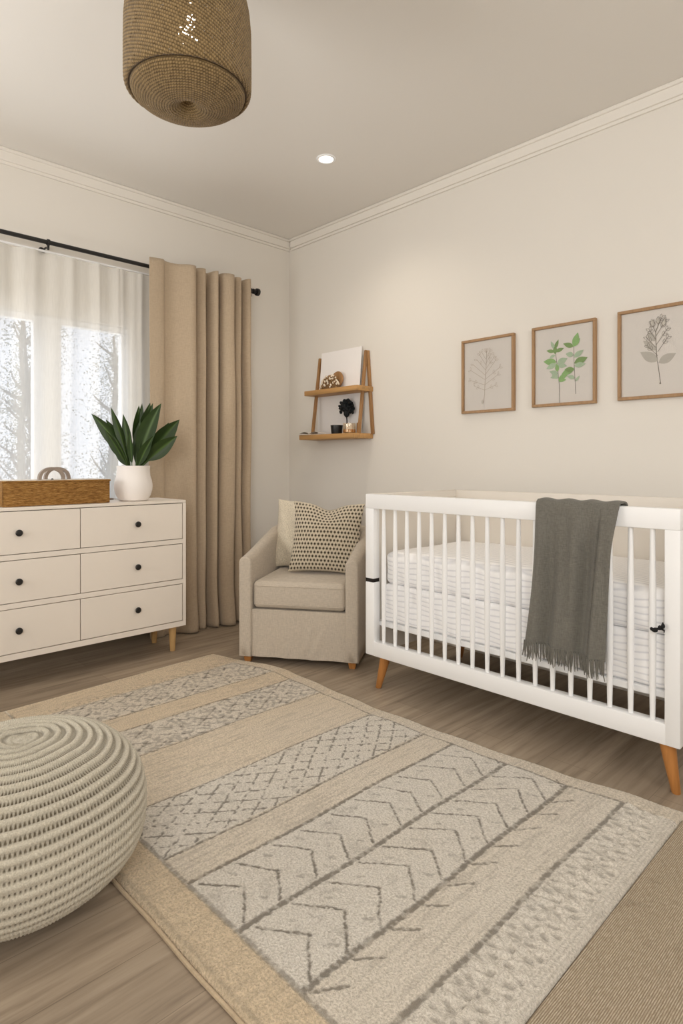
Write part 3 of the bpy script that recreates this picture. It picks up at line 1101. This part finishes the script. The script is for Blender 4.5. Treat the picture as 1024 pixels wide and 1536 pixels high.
# ------------------------------------------------------------------ framed prints
M_frame = wood('oak_frame_wood', S(168, 134, 98), 2, .78, 1.4, .5)
M_ink = plain('sepia_ink', S(176, 160, 140), .9, .12, 60)
M_ink2 = plain('grey_ink', S(128, 120, 110), .9, .15, 60)
M_wash = plain('grey_wash', S(192, 186, 176), .9, .06, 40)
M_g1 = plain('green_wash', S(150, 186, 124), .9, .16, 50)
M_g2 = plain('sage_wash', S(178, 196, 168), .9, .12, 50)
M_g3 = plain('olive_wash', S(136, 162, 108), .9, .16, 50)
m = N('picture_glass')
trn = m.n('ShaderNodeBsdfTransparent', {'Color': (1, 1, 1, 1)}).outputs[0]
gls = m.n('ShaderNodeBsdfGlossy', {'Roughness': .02}).outputs[0]
lw = m.n('ShaderNodeLayerWeight', {'Blend': .15})
M_pglass = m.done(m.n('ShaderNodeMixShader', {0: m.math('MULTIPLY', lw.outputs['Fresnel'], .8), 1: trn, 2: gls}).outputs[0])


def frame(label, x0, x1, z0, z1, draw, inks, paper):
    y = WY
    f = thing('framed_print', label, 'picture', ((x0 + x1) / 2, y, z0))
    w, d = .015, .024
    b = B(f.location)
    b.box(x0, y - d, z0, x1, y - .001, z0 + w, .0015, 1).box(x0, y - d, z1 - w, x1, y - .001, z1, .0015, 1)
    b.box(x0, y - d, z0 + w, x0 + w, y - .001, z1 - w, .0015, 1).box(x1 - w, y - d, z0 + w, x1, y - .001, z1 - w, .0015, 1)
    b.build('frame', M_frame, f)
    b = B(f.location)
    b.box(x0 + w, y - .010, z0 + w, x1 - w, y - .002, z1 - w)
    pr = b.build('print', paper, f, smooth=False)
    b = B(f.location)
    draw(b, lambda u, v, k=0: (x0 + u * (x1 - x0), y - .0104 - k * .00012, z0 + v * (z1 - z0)), x1 - x0, z1 - z0)
    b.build('botanical_drawing', inks, pr, smooth=False)
    b = B(f.location)
    b.poly([(x0 + w, y - .016, z0 + w), (x1 - w, y - .016, z0 + w), (x1 - w, y - .016, z1 - w), (x0 + w, y - .016, z1 - w)])
    b.build('glass', M_pglass, f, smooth=False)
    return f


class Pen:
    def __init__(s, b, P, W, H):
        s.b, s.P, s.W, s.H, s.k = b, P, W, H, 0

    def leaf(s, u, v, ang, L, wd, mi):
        s.k += 1
        s.b.mi = mi
        pts = []
        n = 9
        for i in range(n):
            t = i / (n - 1)
            pts.append((t * L, wd * math.sin(PI * t ** .85) * .5))
        for i in range(n - 2, 0, -1):
            t = i / (n - 1)
            pts.append((t * L, -wd * math.sin(PI * t ** .85) * .5))
        ca, sa = math.cos(ang), math.sin(ang)
        s.b.poly([s.P(u + (x * ca - y * sa) / s.W, v + (x * sa + y * ca) / s.H, s.k) for x, y in pts])

    def line(s, pts, wd, mi):
        s.k += 1
        s.b.mi = mi
        for (ua, va), (ub, vb) in zip(pts, pts[1:]):
            dx, dz = (ub - ua) * s.W, (vb - va) * s.H
            L = math.hypot(dx, dz) or 1
            ox, oz = -dz / L * wd / 2 / s.W, dx / L * wd / 2 / s.H
            s.b.poly([s.P(ua + ox, va + oz, s.k), s.P(ua - ox, va - oz, s.k), s.P(ub - ox, vb - oz, s.k), s.P(ub + ox, vb + oz, s.k)])

    def outline(s, u, v, ang, L, wd, lw, mi):
        pts = []
        n = 8
        for i in list(range(n)) + list(range(n - 1, -1, -1)):
            t = i / (n - 1)
            sg = 1 if len(pts) < n else -1
            x, y = t * L, sg * wd * math.sin(PI * t) * .5
            pts.append((u + (x * math.cos(ang) - y * math.sin(ang)) / s.W, v + (x * math.sin(ang) + y * math.cos(ang)) / s.H))
        s.line(pts, lw, mi)


def draw1(b, P, W, H):
    p = Pen(b, P, W, H)
    r = random.Random(3)
    p.line([(.42, .13), (.44, .25), (.45, .45), (.47, .62), (.48, .82)], .0022, 0)
    for v, L, up in ((.30, .075, .35), (.37, .10, .45), (.44, .115, .62), (.50, .105, .85), (.57, .085, 1.0), (.64, .07, 1.1), (.71, .05, 1.15)):
        for sg in (-1, 1):
            a = PI / 2 - sg * (1.5 - up * .8) + r.uniform(-.12, .12)
            u0 = np.interp(v, [.13, .45, .82], [.42, .45, .48])
            ue, ve = u0 + math.cos(a) * L / W, v + math.sin(a) * L / H
            p.line([(u0, v), (ue, ve)], .0013, 0)
            for q in (.55, 1.0):
                for s2 in (-.7, .6):
                    if r.random() < .8:
                        p.outline(u0 + (ue - u0) * q, v + (ve - v) * q, a + s2 + r.uniform(-.2, .2), .020, .009, .0009, 0)
    for s2 in (-.5, 0, .5):
        p.outline(.48, .80, PI / 2 + s2, .026, .010, .0010, 0)
    p.leaf(.41, .11, PI / 2, .03, .012, 1)


def draw2(b, P, W, H):
    p = Pen(b, P, W, H)
    p.line([(.44, .03), (.435, .25), (.41, .45), (.38, .62), (.36, .74)], .0028, 3)
    p.line([(.69, .13), (.68, .30), (.665, .50), (.66, .70)], .0026, 3)
    for u, v, a, L, w, mi in [
        (.36, .70, 1.15, .062, .024, 2), (.36, .70, 2.0, .058, .022, 1), (.36, .67, 2.9, .055, .024, 2), (.37, .67, .25, .058, .026, 2), (.37, .64, 1.6, .05, .03, 2), (.37, .63, 3.5, .04, .02, 1),
        (.39, .54, 3.0, .085, .046, 0), (.40, .52, .35, .070, .044, 1), (.39, .52, 3.5, .07, .036, 1), (.41, .50, -.2, .06, .032, 1),
        (.42, .39, 2.75, .062, .03, 1), (.42, .37, 3.3, .052, .024, 1), (.42, .33, .35, .066, .03, 0), (.42, .32, -.1, .05, .028, 0), (.42, .34, 2.6, .05, .026, 1), (.41, .42, 1.7, .05, .028, 0), (.44, .29, .8, .03, .018, 0),
        (.66, .70, 1.25, .085, .042, 0), (.66, .70, 2.75, .07, .032, 2), (.66, .70, .85, .06, .028, 0), (.66, .60, 2.9, .05, .034, 1), (.66, .57, .55, .072, .034, 1), (.67, .50, .3, .085, .046, 2), (.67, .47, .05, .07, .034, 1),
        (.67, .44, 3.5, .085, .042, 0), (.67, .42, 3.0, .06, .036, 2), (.68, .32, 2.8, .05, .026, 1), (.69, .28, .9, .04, .016, 1)]:
        p.leaf(u, v, a, L * .88, w * .82, mi)


def draw3(b, P, W, H):
    p = Pen(b, P, W, H)
    p.line([(.525, .15), (.50, .32), (.475, .48), (.465, .72), (.50, .80)], .0032, 0)
    p.leaf(.50, .38, .45, .085, .042, 1)
    p.leaf(.49, .40, 2.55, .095, .046, 1)
    p.leaf(.47, .52, 2.4, .08, .03, 1)
    p.leaf(.46, .62, 2.2, .06, .03, 1)
    for (u, v, a, L) in ((.49, .46, 2.3, .06), (.47, .55, 2.25, .06), (.465, .64, 2.1, .05), (.49, .50, .95, .07), (.475, .58, .95, .075), (.468, .67, 1.0, .075), (.47, .73, 1.15, .06), (.465, .72, 1.9, .04)):
        ue, ve = u + math.cos(a) * L / W, v + math.sin(a) * L / H
        p.line([(u, v), (ue, ve)], .002, 0)
        for q in (.65, 1.0):
            for s2 in (-.6, .4):
                p.outline(u + (ue - u) * q, v + (ve - v) * q, a + s2, .022, .010, .0014, 0)
    for (u, v) in ((.50, .80), (.44, .78), (.56, .77)):
        p.leaf(u, v, PI / 2 + (.5 - u) * 3, .032, .014, 1)
        p.outline(u, v, PI / 2 + (.5 - u) * 3, .036, .018, .0016, 0)
    p.line([(.525, .15), (.522, .165)], .006, 0)


frame('oak-framed print of a fine sepia branched plant, leftmost of the three pictures', -2.160, -1.808, 1.418, 1.855, draw1, [M_ink, M_wash], M_paper)
frame('oak-framed print of two green leafy sprigs, middle of the three pictures', -1.698, -1.345, 1.426, 1.861, draw2, [M_g1, M_g2, M_g3, M_ink2], M_paper)
frame('oak-framed print of a single grey sprig, rightmost of the three pictures', -1.236, -.862, 1.430, 1.868, draw3, [M_ink2, M_wash], M_paper)

# ------------------------------------------------------------------ lights in the ceiling
dl = thing('recessed_downlight', 'small round white recessed downlight in the ceiling', 'ceiling light', (-2.635, 2.427, CZ))
b = B()
b.lathe([(.040, -.002), (.042, -.006), (.054, -.005), (.058, 0)], 40, None, False, False)
b.build('trim_ring', M_white, dl)
m = N('lit_lens')
ML = m.done(m.n('ShaderNodeEmission', {'Color': (1, .95, .86, 1), 'Strength': 14}).outputs[0])
b = B()
b.lathe([(.041, -.003), (.02, -.0035), (.001, -.0035)], 32, None, False, True)
b.build('lens', ML, dl)

# woven pendant
LX, LY = -1.827, 1.060
pd = thing('pendant_lamp', 'woven brown seagrass drum pendant lamp hanging from the ceiling', 'pendant lamp', (LX, LY, 2.32))
prof = [(.010, .012), (.020, .006), (.034, -.010), (.062, -.020), (.105, -.014), (.145, .002), (.170, .016), (.181, .027), (.1850, .040), (.187, .043), (.192, .037), (.199, .036), (.2040, .050), (.2045, .09), (.2045, .17), (.2035, .25), (.198, .31), (.187, .36), (.165, .40), (.135, .43), (.09, .452), (.03, .462)]
cum = np.concatenate([[0], np.cumsum([math.dist(p, q_) for p, q_ in zip(prof, prof[1:])])])
nv, nu = 340, 900
ss = np.linspace(0, cum[-1], nv)
R1 = np.interp(ss, cum, [p[0] for p in prof])
Z1 = np.interp(ss, cum, [p[1] for p in prof])
k = np.ones(7) / 7
R1[4:-4] = np.convolve(np.pad(R1, 3, 'edge'), k, 'valid')[4:-4]
Z1[4:-4] = np.convolve(np.pad(Z1, 3, 'edge'), k, 'valid')[4:-4]
TH_ = np.linspace(0, 2 * PI, nu, endpoint=False)[None, :].repeat(nv, 0)
SS = ss[:, None].repeat(nu, 1)
RR = R1[:, None].repeat(nu, 1)
ZZ = Z1[:, None].repeat(nu, 1)
side = SS > cum[10]
# diagonal rope rows on the side, rings underneath
rowp = np.where(side, (SS - cum[9]) / .0112 + TH_ / (2 * PI) * 48, SS / .0088 + .35 * vnoise(TH_ * 10, SS * 40, 8))
strand = np.where(side, TH_ / (2 * PI) * 150 - (SS - cum[9]) * 20 + .6 * vnoise(TH_ * 12, SS * 60, 9), TH_ / (2 * PI) * np.maximum(np.round(RR * 2 * PI / .009), 10))
f1 = np.abs(np.sin(rowp * PI)) ** .8
tw = .5 + .5 * np.sin(strand * 2 * PI + np.floor(rowp) * PI)
hgt = .0032 * (f1 * (.55 + .45 * tw))
nz_ = vnoise(TH_ * 9 + 20, SS * 48, 2) * .6 + vnoise(TH_ * 31, SS * 160, 3) * .4
hole = (f1 < .42) & (tw < .42) & (nz_ > np.where(side, .60, .70))
pat = np.clip(1.0 - f1 * (.42 + .6 * tw) + .3 * (vnoise(TH_ * 22, SS * 90, 6) - .5), 0, 1)  # shade between rope rows and strands put into the colour
pat = np.maximum(pat, sm(.012, .004, np.abs(SS - cum[9])))  # rim crease darkened in colour, as its shade
dR = np.gradient(R1, ss)[:, None]
dZ = np.gradient(Z1, ss)[:, None]
Pn = np.stack([(RR + hgt * dZ) * np.cos(TH_), (RR + hgt * dZ) * np.sin(TH_), ZZ - hgt * dR], -1)
M_grass = attr_fabric('seagrass_rope', S(168, 142, 100), S(60, 44, 24), None, 420, .4, .85, contrast=.12)
grid('shade', [(Pn, True, ~hole)], M_grass, pd, {'pat': [pat]})
b = B()
b.tube([(0, 0, .462), (0, 0, CZ - 2.32 - .02)], .004, 8)
b.build('cord', M_black, pd)
b = B()
b.lathe([(.05, CZ - 2.32 - .025), (.055, CZ - 2.32 - .02), (.055, CZ - 2.32)], 28)
b.build('ceiling_rose', M_black, pd)
m = N('lit_bulb')
MB_ = m.done(m.n('ShaderNodeEmission', {'Color': (1, .93, .82, 1), 'Strength': 10}).outputs[0])
b = B()
b.lathe([(.012, .34), (.018, .31), (.032, .27), (.036, .24), (.028, .21), (.001, .198)], 24)
b.build('bulb', MB_, pd)
b = B()
b.lathe([(.02, .33), (.02, .40), (.006, .41), (.006, .465)], 20)
b.build('bulb_holder', M_black, pd)

# ------------------------------------------------------------------ knitted pouf
PX, PY_, PA, PH = -1.735, .512, .312, .405
nv, nu = 300, 900
t = np.linspace(-PI / 2, PI / 2, nv)
tt = np.linspace(-1, 1, 4000) * PI / 2
rr = PA * np.cos(tt) ** .78
zz = PH / 2 * (1 + np.sign(tt) * np.abs(np.sin(tt)) ** .84)
zz = zz + .012 * np.exp(-(rr / .05) ** 2) * np.where(tt > 0, -1, 0)
arc = np.concatenate([[0], np.cumsum(np.hypot(np.diff(rr), np.diff(zz)))])
sa = np.linspace(0, arc[-1], nv)
R1, Z1 = np.interp(sa, arc, rr), np.interp(sa, arc, zz)
TH_ = np.linspace(0, 2 * PI, nu, endpoint=False)[None, :].repeat(nv, 0)
SA = sa[:, None].repeat(nu, 1)
top = arc[-1] - SA
wobble = .10 * np.sin(TH_ * 3) + .10 * (vnoise(TH_ * 4, SA * 9, 1) - .5)
row = top / .0268 + wobble + TH_ / (2 * PI)
fr_ = row - np.floor(row)
nst = 190.0
stv = TH_ / (2 * PI) * nst
zig = np.abs((stv - np.floor(stv)) - .5) * 2
groove = sm(.50, .60, fr_) * sm(1.0, .90, fr_)                      # recessed band with the V stitches
cordp = np.sin(np.clip(fr_ / .55, 0, 1) * PI) ** .6
teeth = sm(.35, .75, zig + .35 * (fr_ - .75) * 4)
low = sm(.36, .52, top / arc[-1])                                    # lower half: finer eyelet rows
eye = sm(.62, .8, fr_) * sm(1.0, .86, fr_) * sm(.45, .75, zig)
pat = groove * (.25 + .75 * teeth)  # shade of grooves and stitch holes painted into the colour
pat = pat * (1 - low) + (eye * .95) * low
crown = sm(.012, .05, top)
pat *= crown
hgt = .0065 * cordp * (1 - .5 * low) + .0012 * np.sin(stv * 2 * PI) * cordp - .0065 * pat * .8
hgt *= .3 + .7 * crown
dR, dZ = np.gradient(R1, sa)[:, None], np.gradient(Z1, sa)[:, None]
RR = R1[:, None] * (1 + .008 * np.sin(TH_ * 5 + 1))
pz = np.maximum(Z1[:, None] - hgt * dR, .0) + .001
Pn = np.stack([(RR + hgt * dZ) * np.cos(TH_), (RR + hgt * dZ) * np.sin(TH_), pz], -1)
M_knit = attr_fabric('cream_chunky_knit', S(216, 209, 192), S(86, 72, 50), None, 300, .6, .95, contrast=.12)
pf = grid('knitted_pouf', [(Pn, True, None)], M_knit, None, {'pat': [np.clip(pat * 1.1, 0, 1)]})
pf.location = (PX, PY_, 0)
pf.rotation_euler = (0, 0, 2.0)
tag(pf, 'round cream knitted pouf standing on the floor at the rug edge', 'pouf')

# ------------------------------------------------------------------ rugs
RX0, RX1, RY0, RY1 = -3.07, -.625, .712, 2.115
nx_, ny_ = 840, 470
gx = np.linspace(RX0, RX1, nx_)[None, :].repeat(ny_, 0)
gy = np.linspace(RY0, RY1, ny_)[:, None].repeat(nx_, 1)
jit = (vnoise(gx * 140, gy * 140, 1) - .5) * .006
jit2 = (vnoise(gx * 140, gy * 140, 2) - .5) * .006
x_, y_ = gx + jit + .004 * np.sin(gy * 9), gy + jit2
knots = .55 + .45 * sm(.25, .5, vnoise(gx * 0 + gy * 120, gx * 60, 4))
knoty = .55 + .45 * sm(.25, .5, vnoise(gx * 120, gy * 60, 5))
pat = np.zeros_like(gx)
tone = np.zeros_like(gx)
YB0, YB1 = .832, 2.035
inb = (gy > YB0) & (gy < YB1)


def put(a):
    global pat
    pat = np.maximum(pat, a)


def vline(x, w, s=1.0, y0=YB0, y1=YB1):
    put(s * sm(w, w * .45, np.abs(x_ - x)) * knots * (gy > y0) * (gy < y1))


def hline(y, w, s, x0, x1):
    put(s * sm(w, w * .45, np.abs(y_ - y)) * knoty * (gx > x0) * (gx < x1))


def seg(x0, y0, x1, y1, w, s=1.0):
    L2 = (x1 - x0) ** 2 + (y1 - y0) ** 2
    tt_ = np.clip(((x_ - x0) * (x1 - x0) + (y_ - y0) * (y1 - y0)) / L2, 0, 1)
    d = np.hypot(x_ - x0 - tt_ * (x1 - x0), y_ - y0 - tt_ * (y1 - y0))
    put(s * sm(w, w * .4, d) * (.45 + .55 * sm(.3, .5, vnoise((gx + gy) * 95, (gx - gy) * 95, 6))))


class Sub:
    """evaluate a segment only in its neighbourhood"""
    def __call__(s, x0, y0, x1, y1, w, st=1.0):
        global pat, x_, y_, gx, gy
        i0 = max(int((min(x0, x1) - .03 - RX0) / (RX1 - RX0) * (nx_ - 1)), 0)
        i1 = min(int((max(x0, x1) + .03 - RX0) / (RX1 - RX0) * (nx_ - 1)) + 1, nx_)
        j0 = max(int((min(y0, y1) - .03 - RY0) / (RY1 - RY0) * (ny_ - 1)), 0)
        j1 = min(int((max(y0, y1) + .03 - RY0) / (RY1 - RY0) * (ny_ - 1)) + 1, ny_)
        full = (pat, x_, y_, gx, gy)
        sl = (slice(j0, j1), slice(i0, i1))
        pat, x_, y_, gx, gy = [a[sl] for a in full]
        seg(x0, y0, x1, y1, w, st)
        sub = pat
        pat, x_, y_, gx, gy = full
        pat[sl] = sub


sg_ = Sub()
hline(YB0, .010, .62, -3.0, RX1 + .02)
hline(YB1, .007, .75, -2.85, -.775)
for x, w, s in ((-2.855, .005, .55), (-2.60, .005, .8), (-2.45, .005, .85), (-2.20, .005, .75), (-1.855, .005, .85), (-1.570, .006, .85), (-1.437, .0095, .85), (-1.207, .0115, .85), (-.974, .0115, .85), (-.793, .0105, .8)):
    vline(x, w, s)
# speckled lattice bands at the far end
for x0, x1, sd_ in ((-2.855, -2.60, 11), (-2.45, -2.20, 17)):
    m_ = (gx > x0) & (gx < x1) & inb
    a = np.abs(np.mod((gx - x0) / .085 + gy / .12, 1) - .5)
    c2 = np.abs(np.mod((gx - x0) / .085 - gy / .12, 1) - .5)
    lat = np.maximum(sm(.10, .03, a), sm(.10, .03, c2))
    spk = sm(.52, .72, vnoise(gx * 75, gy * 75, sd_))
    put(m_ * np.clip(lat * .5 * sm(.35, .6, vnoise(gx * 40, gy * 40, sd_ + 1)) + spk * .45, 0, 1))
m_ = (gx > -2.96) & (gx < -2.86) & inb
put(m_ * .4 * sm(.55, .75, vnoise(gx * 80, gy * 80, 3)) * sm(-2.97, -2.87, gx))
# diamond lattice of knots
m_ = (gx > -1.850) & (gx < -1.575) & inb
a = np.abs(np.mod((x_ + 1.85) / .069 + y_ / .098, 1) - .5)
c2 = np.abs(np.mod((x_ + 1.85) / .069 - y_ / .098, 1) - .5)
lat = np.maximum(sm(.095, .03, a), sm(.095, .03, c2))
dash = sm(.36, .56, vnoise(gx * 85, gy * 85, 21))
put(m_ * lat * dash * .85)
# leaf chevrons, two bands, and short stubs on the third
r = random.Random(5)
jt = lambda s=.010: r.uniform(-s, s)
for k in range(-1, 11):
    y0 = .862 + .1165 * k
    for (xa, xm, xb, rise) in ((-1.415, -1.320, -1.222, .066), (-1.190, -1.084, -.985, .092)):
        apex = y0 + rise + jt()
        for (p, q_) in (((xa, y0 + jt()), (xm + jt(), apex)), ((xm, apex), (xb, y0 - .008 + jt()))):
            if YB0 - .02 < max(p[1], q_[1]) and min(p[1], q_[1]) < YB1:
                n_ = 3
                for i in range(n_):
                    A_ = (p[0] + (q_[0] - p[0]) * i / n_, p[1] + (q_[1] - p[1]) * i / n_)
                    B_ = (p[0] + (q_[0] - p[0]) * (i + 1) / n_, p[1] + (q_[1] - p[1]) * (i + 1) / n_)
                    if i:
                        A_ = prev
                    B_ = (B_[0] + jt(.0025), B_[1] + jt(.0025)) if i < n_ - 1 else B_
                    prev = B_
                    if YB0 < (A_[1] + B_[1]) / 2 < YB1:
                        sg_(*A_, *B_, .0052, .9)
    if YB0 < y0 < YB1 - .05:
        sg_(-.962, y0 - .005 + jt(), -.918, y0 + .048 + jt(), .0062, .8)
        sg_(-1.395, y0 + .075, -1.38, y0 + .085, .007, .45)
        sg_(-1.262, y0 + .082, -1.25, y0 + .09, .007, .5)
        sg_(-1.03, y0 + .10, -1.015, y0 + .11, .008, .45)
        sg_(-1.15, y0 + .08, -1.14, y0 + .09, .007, .4)
# relief cable band at the right end
m_ = (gx > -.780) & (gx < -.665) & (gy > YB0 - .05) & (gy < YB1 + .02)
a = np.sin((gx + .72) * 80 + np.sin(gy * 80) * 1.2) * np.sin(gy * 2 * PI / .044 + np.where(gx > -.72, PI, 0))
cab = m_ * sm(.1, .9, a + .5 * (vnoise(gx * 60, gy * 60, 8) - .5))
dent = m_ * sm(.25, .85, -a + .7 * (vnoise(gx * 70, gy * 70, 9) - .5))
put(dent * .42)
rib = (gx > -.66) & (gx < -.632)
put(rib * .22 * sm(.4, .8, np.sin(gx * 2 * PI / .012) * .5 + .5) * knots)
# colour: tan border and plain bands, paler greyer pile in the figured bands
tone += .9 * sm(YB0 + .004, YB0 - .012, gy) * sm(-.55, -1.2, gx)
tone += .45 * sm(YB0 + .004, YB0 - .012, gy)
tone += np.where(inb | (gy >= YB1), 1, 0) * np.interp(gx, [-3.07, -2.87, -2.85, -2.61, -2.60, -2.45, -2.44, -2.21, -2.20, -1.86, -1.85, -1.58, -1.57, -1.44, -1.43, -.975, -.97, -.80, -.79, -.62],
                                                       [1.0, 1.0, .35, .35, .9, .9, .28, .28, .72, .62, .10, .10, .42, .40, .05, .05, .26, .22, .08, .10])
tone = np.where(gy >= YB1, np.maximum(tone, .42 + .3 * sm(-1.5, -2.6, gx)), tone)
tone += .12 * (vnoise(gx * 5, gy * 5, 12) - .5)
tone = np.clip(tone, 0, 1)
plainb = 1 - (((gx > -1.85) & (gx < -1.575)) | ((gx > -1.437) & (gx < -.974)) | (gx > -.79)) * inb
put(plainb * .20 * sm(.55, .85, vnoise(gx * 170, gy * 16, 41)))
bord = (gy < YB0) | (gy > YB1 + .01)
put(bord * .20 * (.5 + .5 * np.sin(gy * 2 * PI / .0098)) * vnoise(gx * 90, gy * 110, 42))
put((1 - plainb) * .22 * sm(.62, .9, vnoise(gx * 26, gy * 26, 43) * .6 + vnoise(gx * 90, gy * 90, 44) * .4))
edge_d = np.minimum.reduce([gx - RX0, RX1 - gx, gy - RY0, RY1 - gy])
put(sm(.026, .016, np.minimum(gy - RY0, 9)) * sm(.006, .012, gy - RY0) * .38 * knoty)
hz = .016 * np.clip(edge_d / .012, 0, 1) ** .5
pile = np.where(((gx > -1.85) & (gx < -1.57)) | ((gx > -1.437) & (gx < -.974)), .0022, 0) * inb
hz = hz + pile * (vnoise(gx * 160, gy * 160, 30) - .2) + .005 * cab - .002 * dent - .0022 * pat + .0012 * (vnoise(gx * 190, gy * 190, 31) - .5) * (edge_d > .01)
hz += .0025 * np.sin(gx * 3.1 + 1) * np.sin(gy * 4.3) * sm(0, .2, edge_d)
hz = np.maximum(hz, .0008)
# the rug does not lie dead straight: far edge bows and the far left corner drops back
fy = (gy - RY0) / (RY1 - RY0)
bow = np.interp(gx, [-3.07, -2.90, -2.72, -2.55, -2.3, -1.9, -1.4, -1.0, -.78, -.625], [-.160, -.128, -.048, -.028, -.045, -.065, -.045, -.015, .018, .030])
bow = bow + .004 * np.sin(gx * 21)
wy = gy + bow * fy ** 2
wx = gx + .02 * (fy - .2) * sm(-1.2, -.62, gx) * -1.0 - .018 * sm(.5, 1, fy) * sm(-2.6, -3.07, gx) + .05 * sm(.75, 0, fy) * sm(-2.4, -3.07, gx)
M_rug = attr_fabric('woven_wool_rug', S(236, 230, 220), S(96, 86, 71), S(232, 212, 182), 170, .9, .97, contrast=.15, gd=.008)
rug = grid('patterned_rug', [(np.stack([wx, wy, hz], -1), False, None)], M_rug, None, {'pat': [np.clip(pat, 0, 1)], 'tone': [tone]}, off=(-1.85, 1.4, 0))
rug.location = (-1.85, 1.4, 0)
tag(rug, 'large cream and tan patterned wool rug in the middle of the floor', 'rug')
b = B((-1.85, 1.4, 0))
b.tube([(x, RY0 - .006 + .0015 * math.sin(x * 17), .0052) for x in np.linspace(RX0 + .06, RX1 - .01, 60)], .005, 8)
o = b.build('edge_binding', fabric('tan_binding', S(196, 176, 148), 200, .08), rug)

m = N('jute_flatweave')
ws = m.n('ShaderNodeTexWave', {'Vector': m.coords((1, 1, 1), (0, 0, 0)), 'Scale': 72.0, 'Distortion': 1.2, 'Detail': 2.0, 'Detail Scale': 6.0}, wave_type='BANDS', bands_direction='X').outputs['Fac']
th_ = m.noise(m.coords((300, 60, 1)), 1.0, 3)
bl = m.noise(m.coords(), 7, 3)
c = m.ramp(ws, [(.0, S(144, 130, 110)), (.5, S(182, 167, 145)), (1, S(202, 189, 169))])
c = m.mix(m.ramp(th_, [(.4, (.5, .5, .5)), (.6, (0, 0, 0))]), c, S(142, 124, 100))
c = m.mix(m.ramp(bl, [(.62, (0, 0, 0)), (.75, (.4, .4, .4))]), c, S(104, 90, 72))
M_jute = m.done(m.pbr(c, .95, m.bump(ws, .5, .004), .1))
b = B((.3, .6, 0))
edge = [(-.601, -.7), (-.614, .70), (-.615, .715), (-.6365, 2.10), (1.25, 2.10), (1.25, -.7)]
t = bmesh.new()
lo, hi = [t.verts.new((x, y, .0005)) for x, y in edge], [t.verts.new((x, y, .007)) for x, y in edge]
t.faces.new(lo[::-1])
t.faces.new(hi)
for k in range(6):
    t.faces.new((lo[k], lo[(k + 1) % 6], hi[(k + 1) % 6], hi[k]))
b._add(t)
o = b.build('jute_rug', M_jute)
o.location = (.3, .6, 0)
tag(o, 'brown ribbed jute rug at the right, beside the cream patterned rug', 'rug')

# ------------------------------------------------------------------ lights, world, camera
def area(name, loc, target, size, energy, col, size_y=None):
    l = bpy.data.lights.new(name, 'AREA')
    l.energy = energy
    l.color = col
    l.size = size
    if size_y:
        l.shape = 'RECTANGLE'
        l.size_y = size_y
    o = bpy.data.objects.new(name, l)
    C.objects.link(o)
    o.location = loc
    o.rotation_euler = (Vector(target) - Vector(loc)).to_track_quat('-Z', 'Y').to_euler()
    return o


area('window_daylight', (-5.1, .9, 3.2), (-2.0, 1.2, .6), 2.4, 70, (.90, .95, 1.0), 1.4)
area('ground_bounce', (-4.9, .7, .10), (-2.2, 1.2, 2.9), 2.2, 50, (.97, .98, 1), 1.2)
area('room_fill', (1.25, -1.2, 2.3), (-2.2, 2.0, 1.0), 1.8, 50, (1, .995, .985), 1.4)
area('room_fill_side', (1.45, 1.4, 1.9), (-2.5, 1.6, 1.0), 1.2, 17, (1, .995, .985), 1.2)
area('ceiling_fill', (.6, -1.0, 1.5), (-1.2, .6, 2.9), 1.0, 27, (1, .995, .98), 1.0)  # added lamp aimed upward to brighten the ceiling
area('ceiling_fill_left', (-2.7, -.9, 1.3), (-2.5, .9, 2.9), 1.2, 30, (1, .985, .96), .8)  # added lamp out of view, lifts the ceiling on the window side


def spot(name, loc, tgt, e, col, size, blend=1.0, rad=.05):
    l = bpy.data.lights.new(name, 'SPOT')
    l.energy = e
    l.color = col
    l.spot_size = size
    l.spot_blend = blend
    l.shadow_soft_size = rad
    o = bpy.data.objects.new(name, l)
    C.objects.link(o)
    o.location = loc
    o.rotation_euler = (Vector(tgt) - Vector(loc)).to_track_quat('-Z', 'Y').to_euler()


spot('downlight_beam', (-2.635, 2.427, CZ - .02), (-2.55, 2.6, 0), 26, (1, .89, .74), 2.3)

w = bpy.data.worlds.new('sky')
bpy.context.scene.world = w
w.use_nodes = True
nt = w.node_tree
nt.nodes.clear()
sky = nt.nodes.new('ShaderNodeTexSky')
sky.sky_type = 'HOSEK_WILKIE'
sky.turbidity = 8
sky.sun_direction = Vector((.5, -.5, .7)).normalized()
mx = nt.nodes.new('ShaderNodeMix')
mx.data_type = 'RGBA'
mx.inputs[0].default_value = .85
mx.inputs[7].default_value = (.90, .96, 1.06, 1)
bg = nt.nodes.new('ShaderNodeBackground')
bg.inputs['Strength'].default_value = 1.5
out = nt.nodes.new('ShaderNodeOutputWorld')
nt.links.new(sky.outputs[0], mx.inputs[6])
nt.links.new(mx.outputs[2], bg.inputs['Color'])
nt.links.new(bg.outputs[0], out.inputs['Surface'])

cam = bpy.data.cameras.new('camera')
cam.sensor_width = 36
cam.lens = 922 / 1536 * 36
cam.shift_y = -73 / 1536
cam.clip_start = .05
co = bpy.data.objects.new('camera', cam)
C.objects.link(co)
co.location = (0, 0, 1.12)
co.rotation_euler = (PI / 2, 0, math.atan2(952, 922))
sc = bpy.context.scene
sc.camera = co
sc.view_settings.view_transform = 'Standard'
sc.view_settings.look = 'None'
sc.view_settings.exposure = -0.10
sc.cycles.max_bounces = 10
sc.cycles.diffuse_bounces = 6
sc.cycles.transparent_max_bounces = 12
sc.cycles.sample_clamp_indirect = 6
sc.cycles.caustics_reflective = False
sc.cycles.caustics_refractive = False
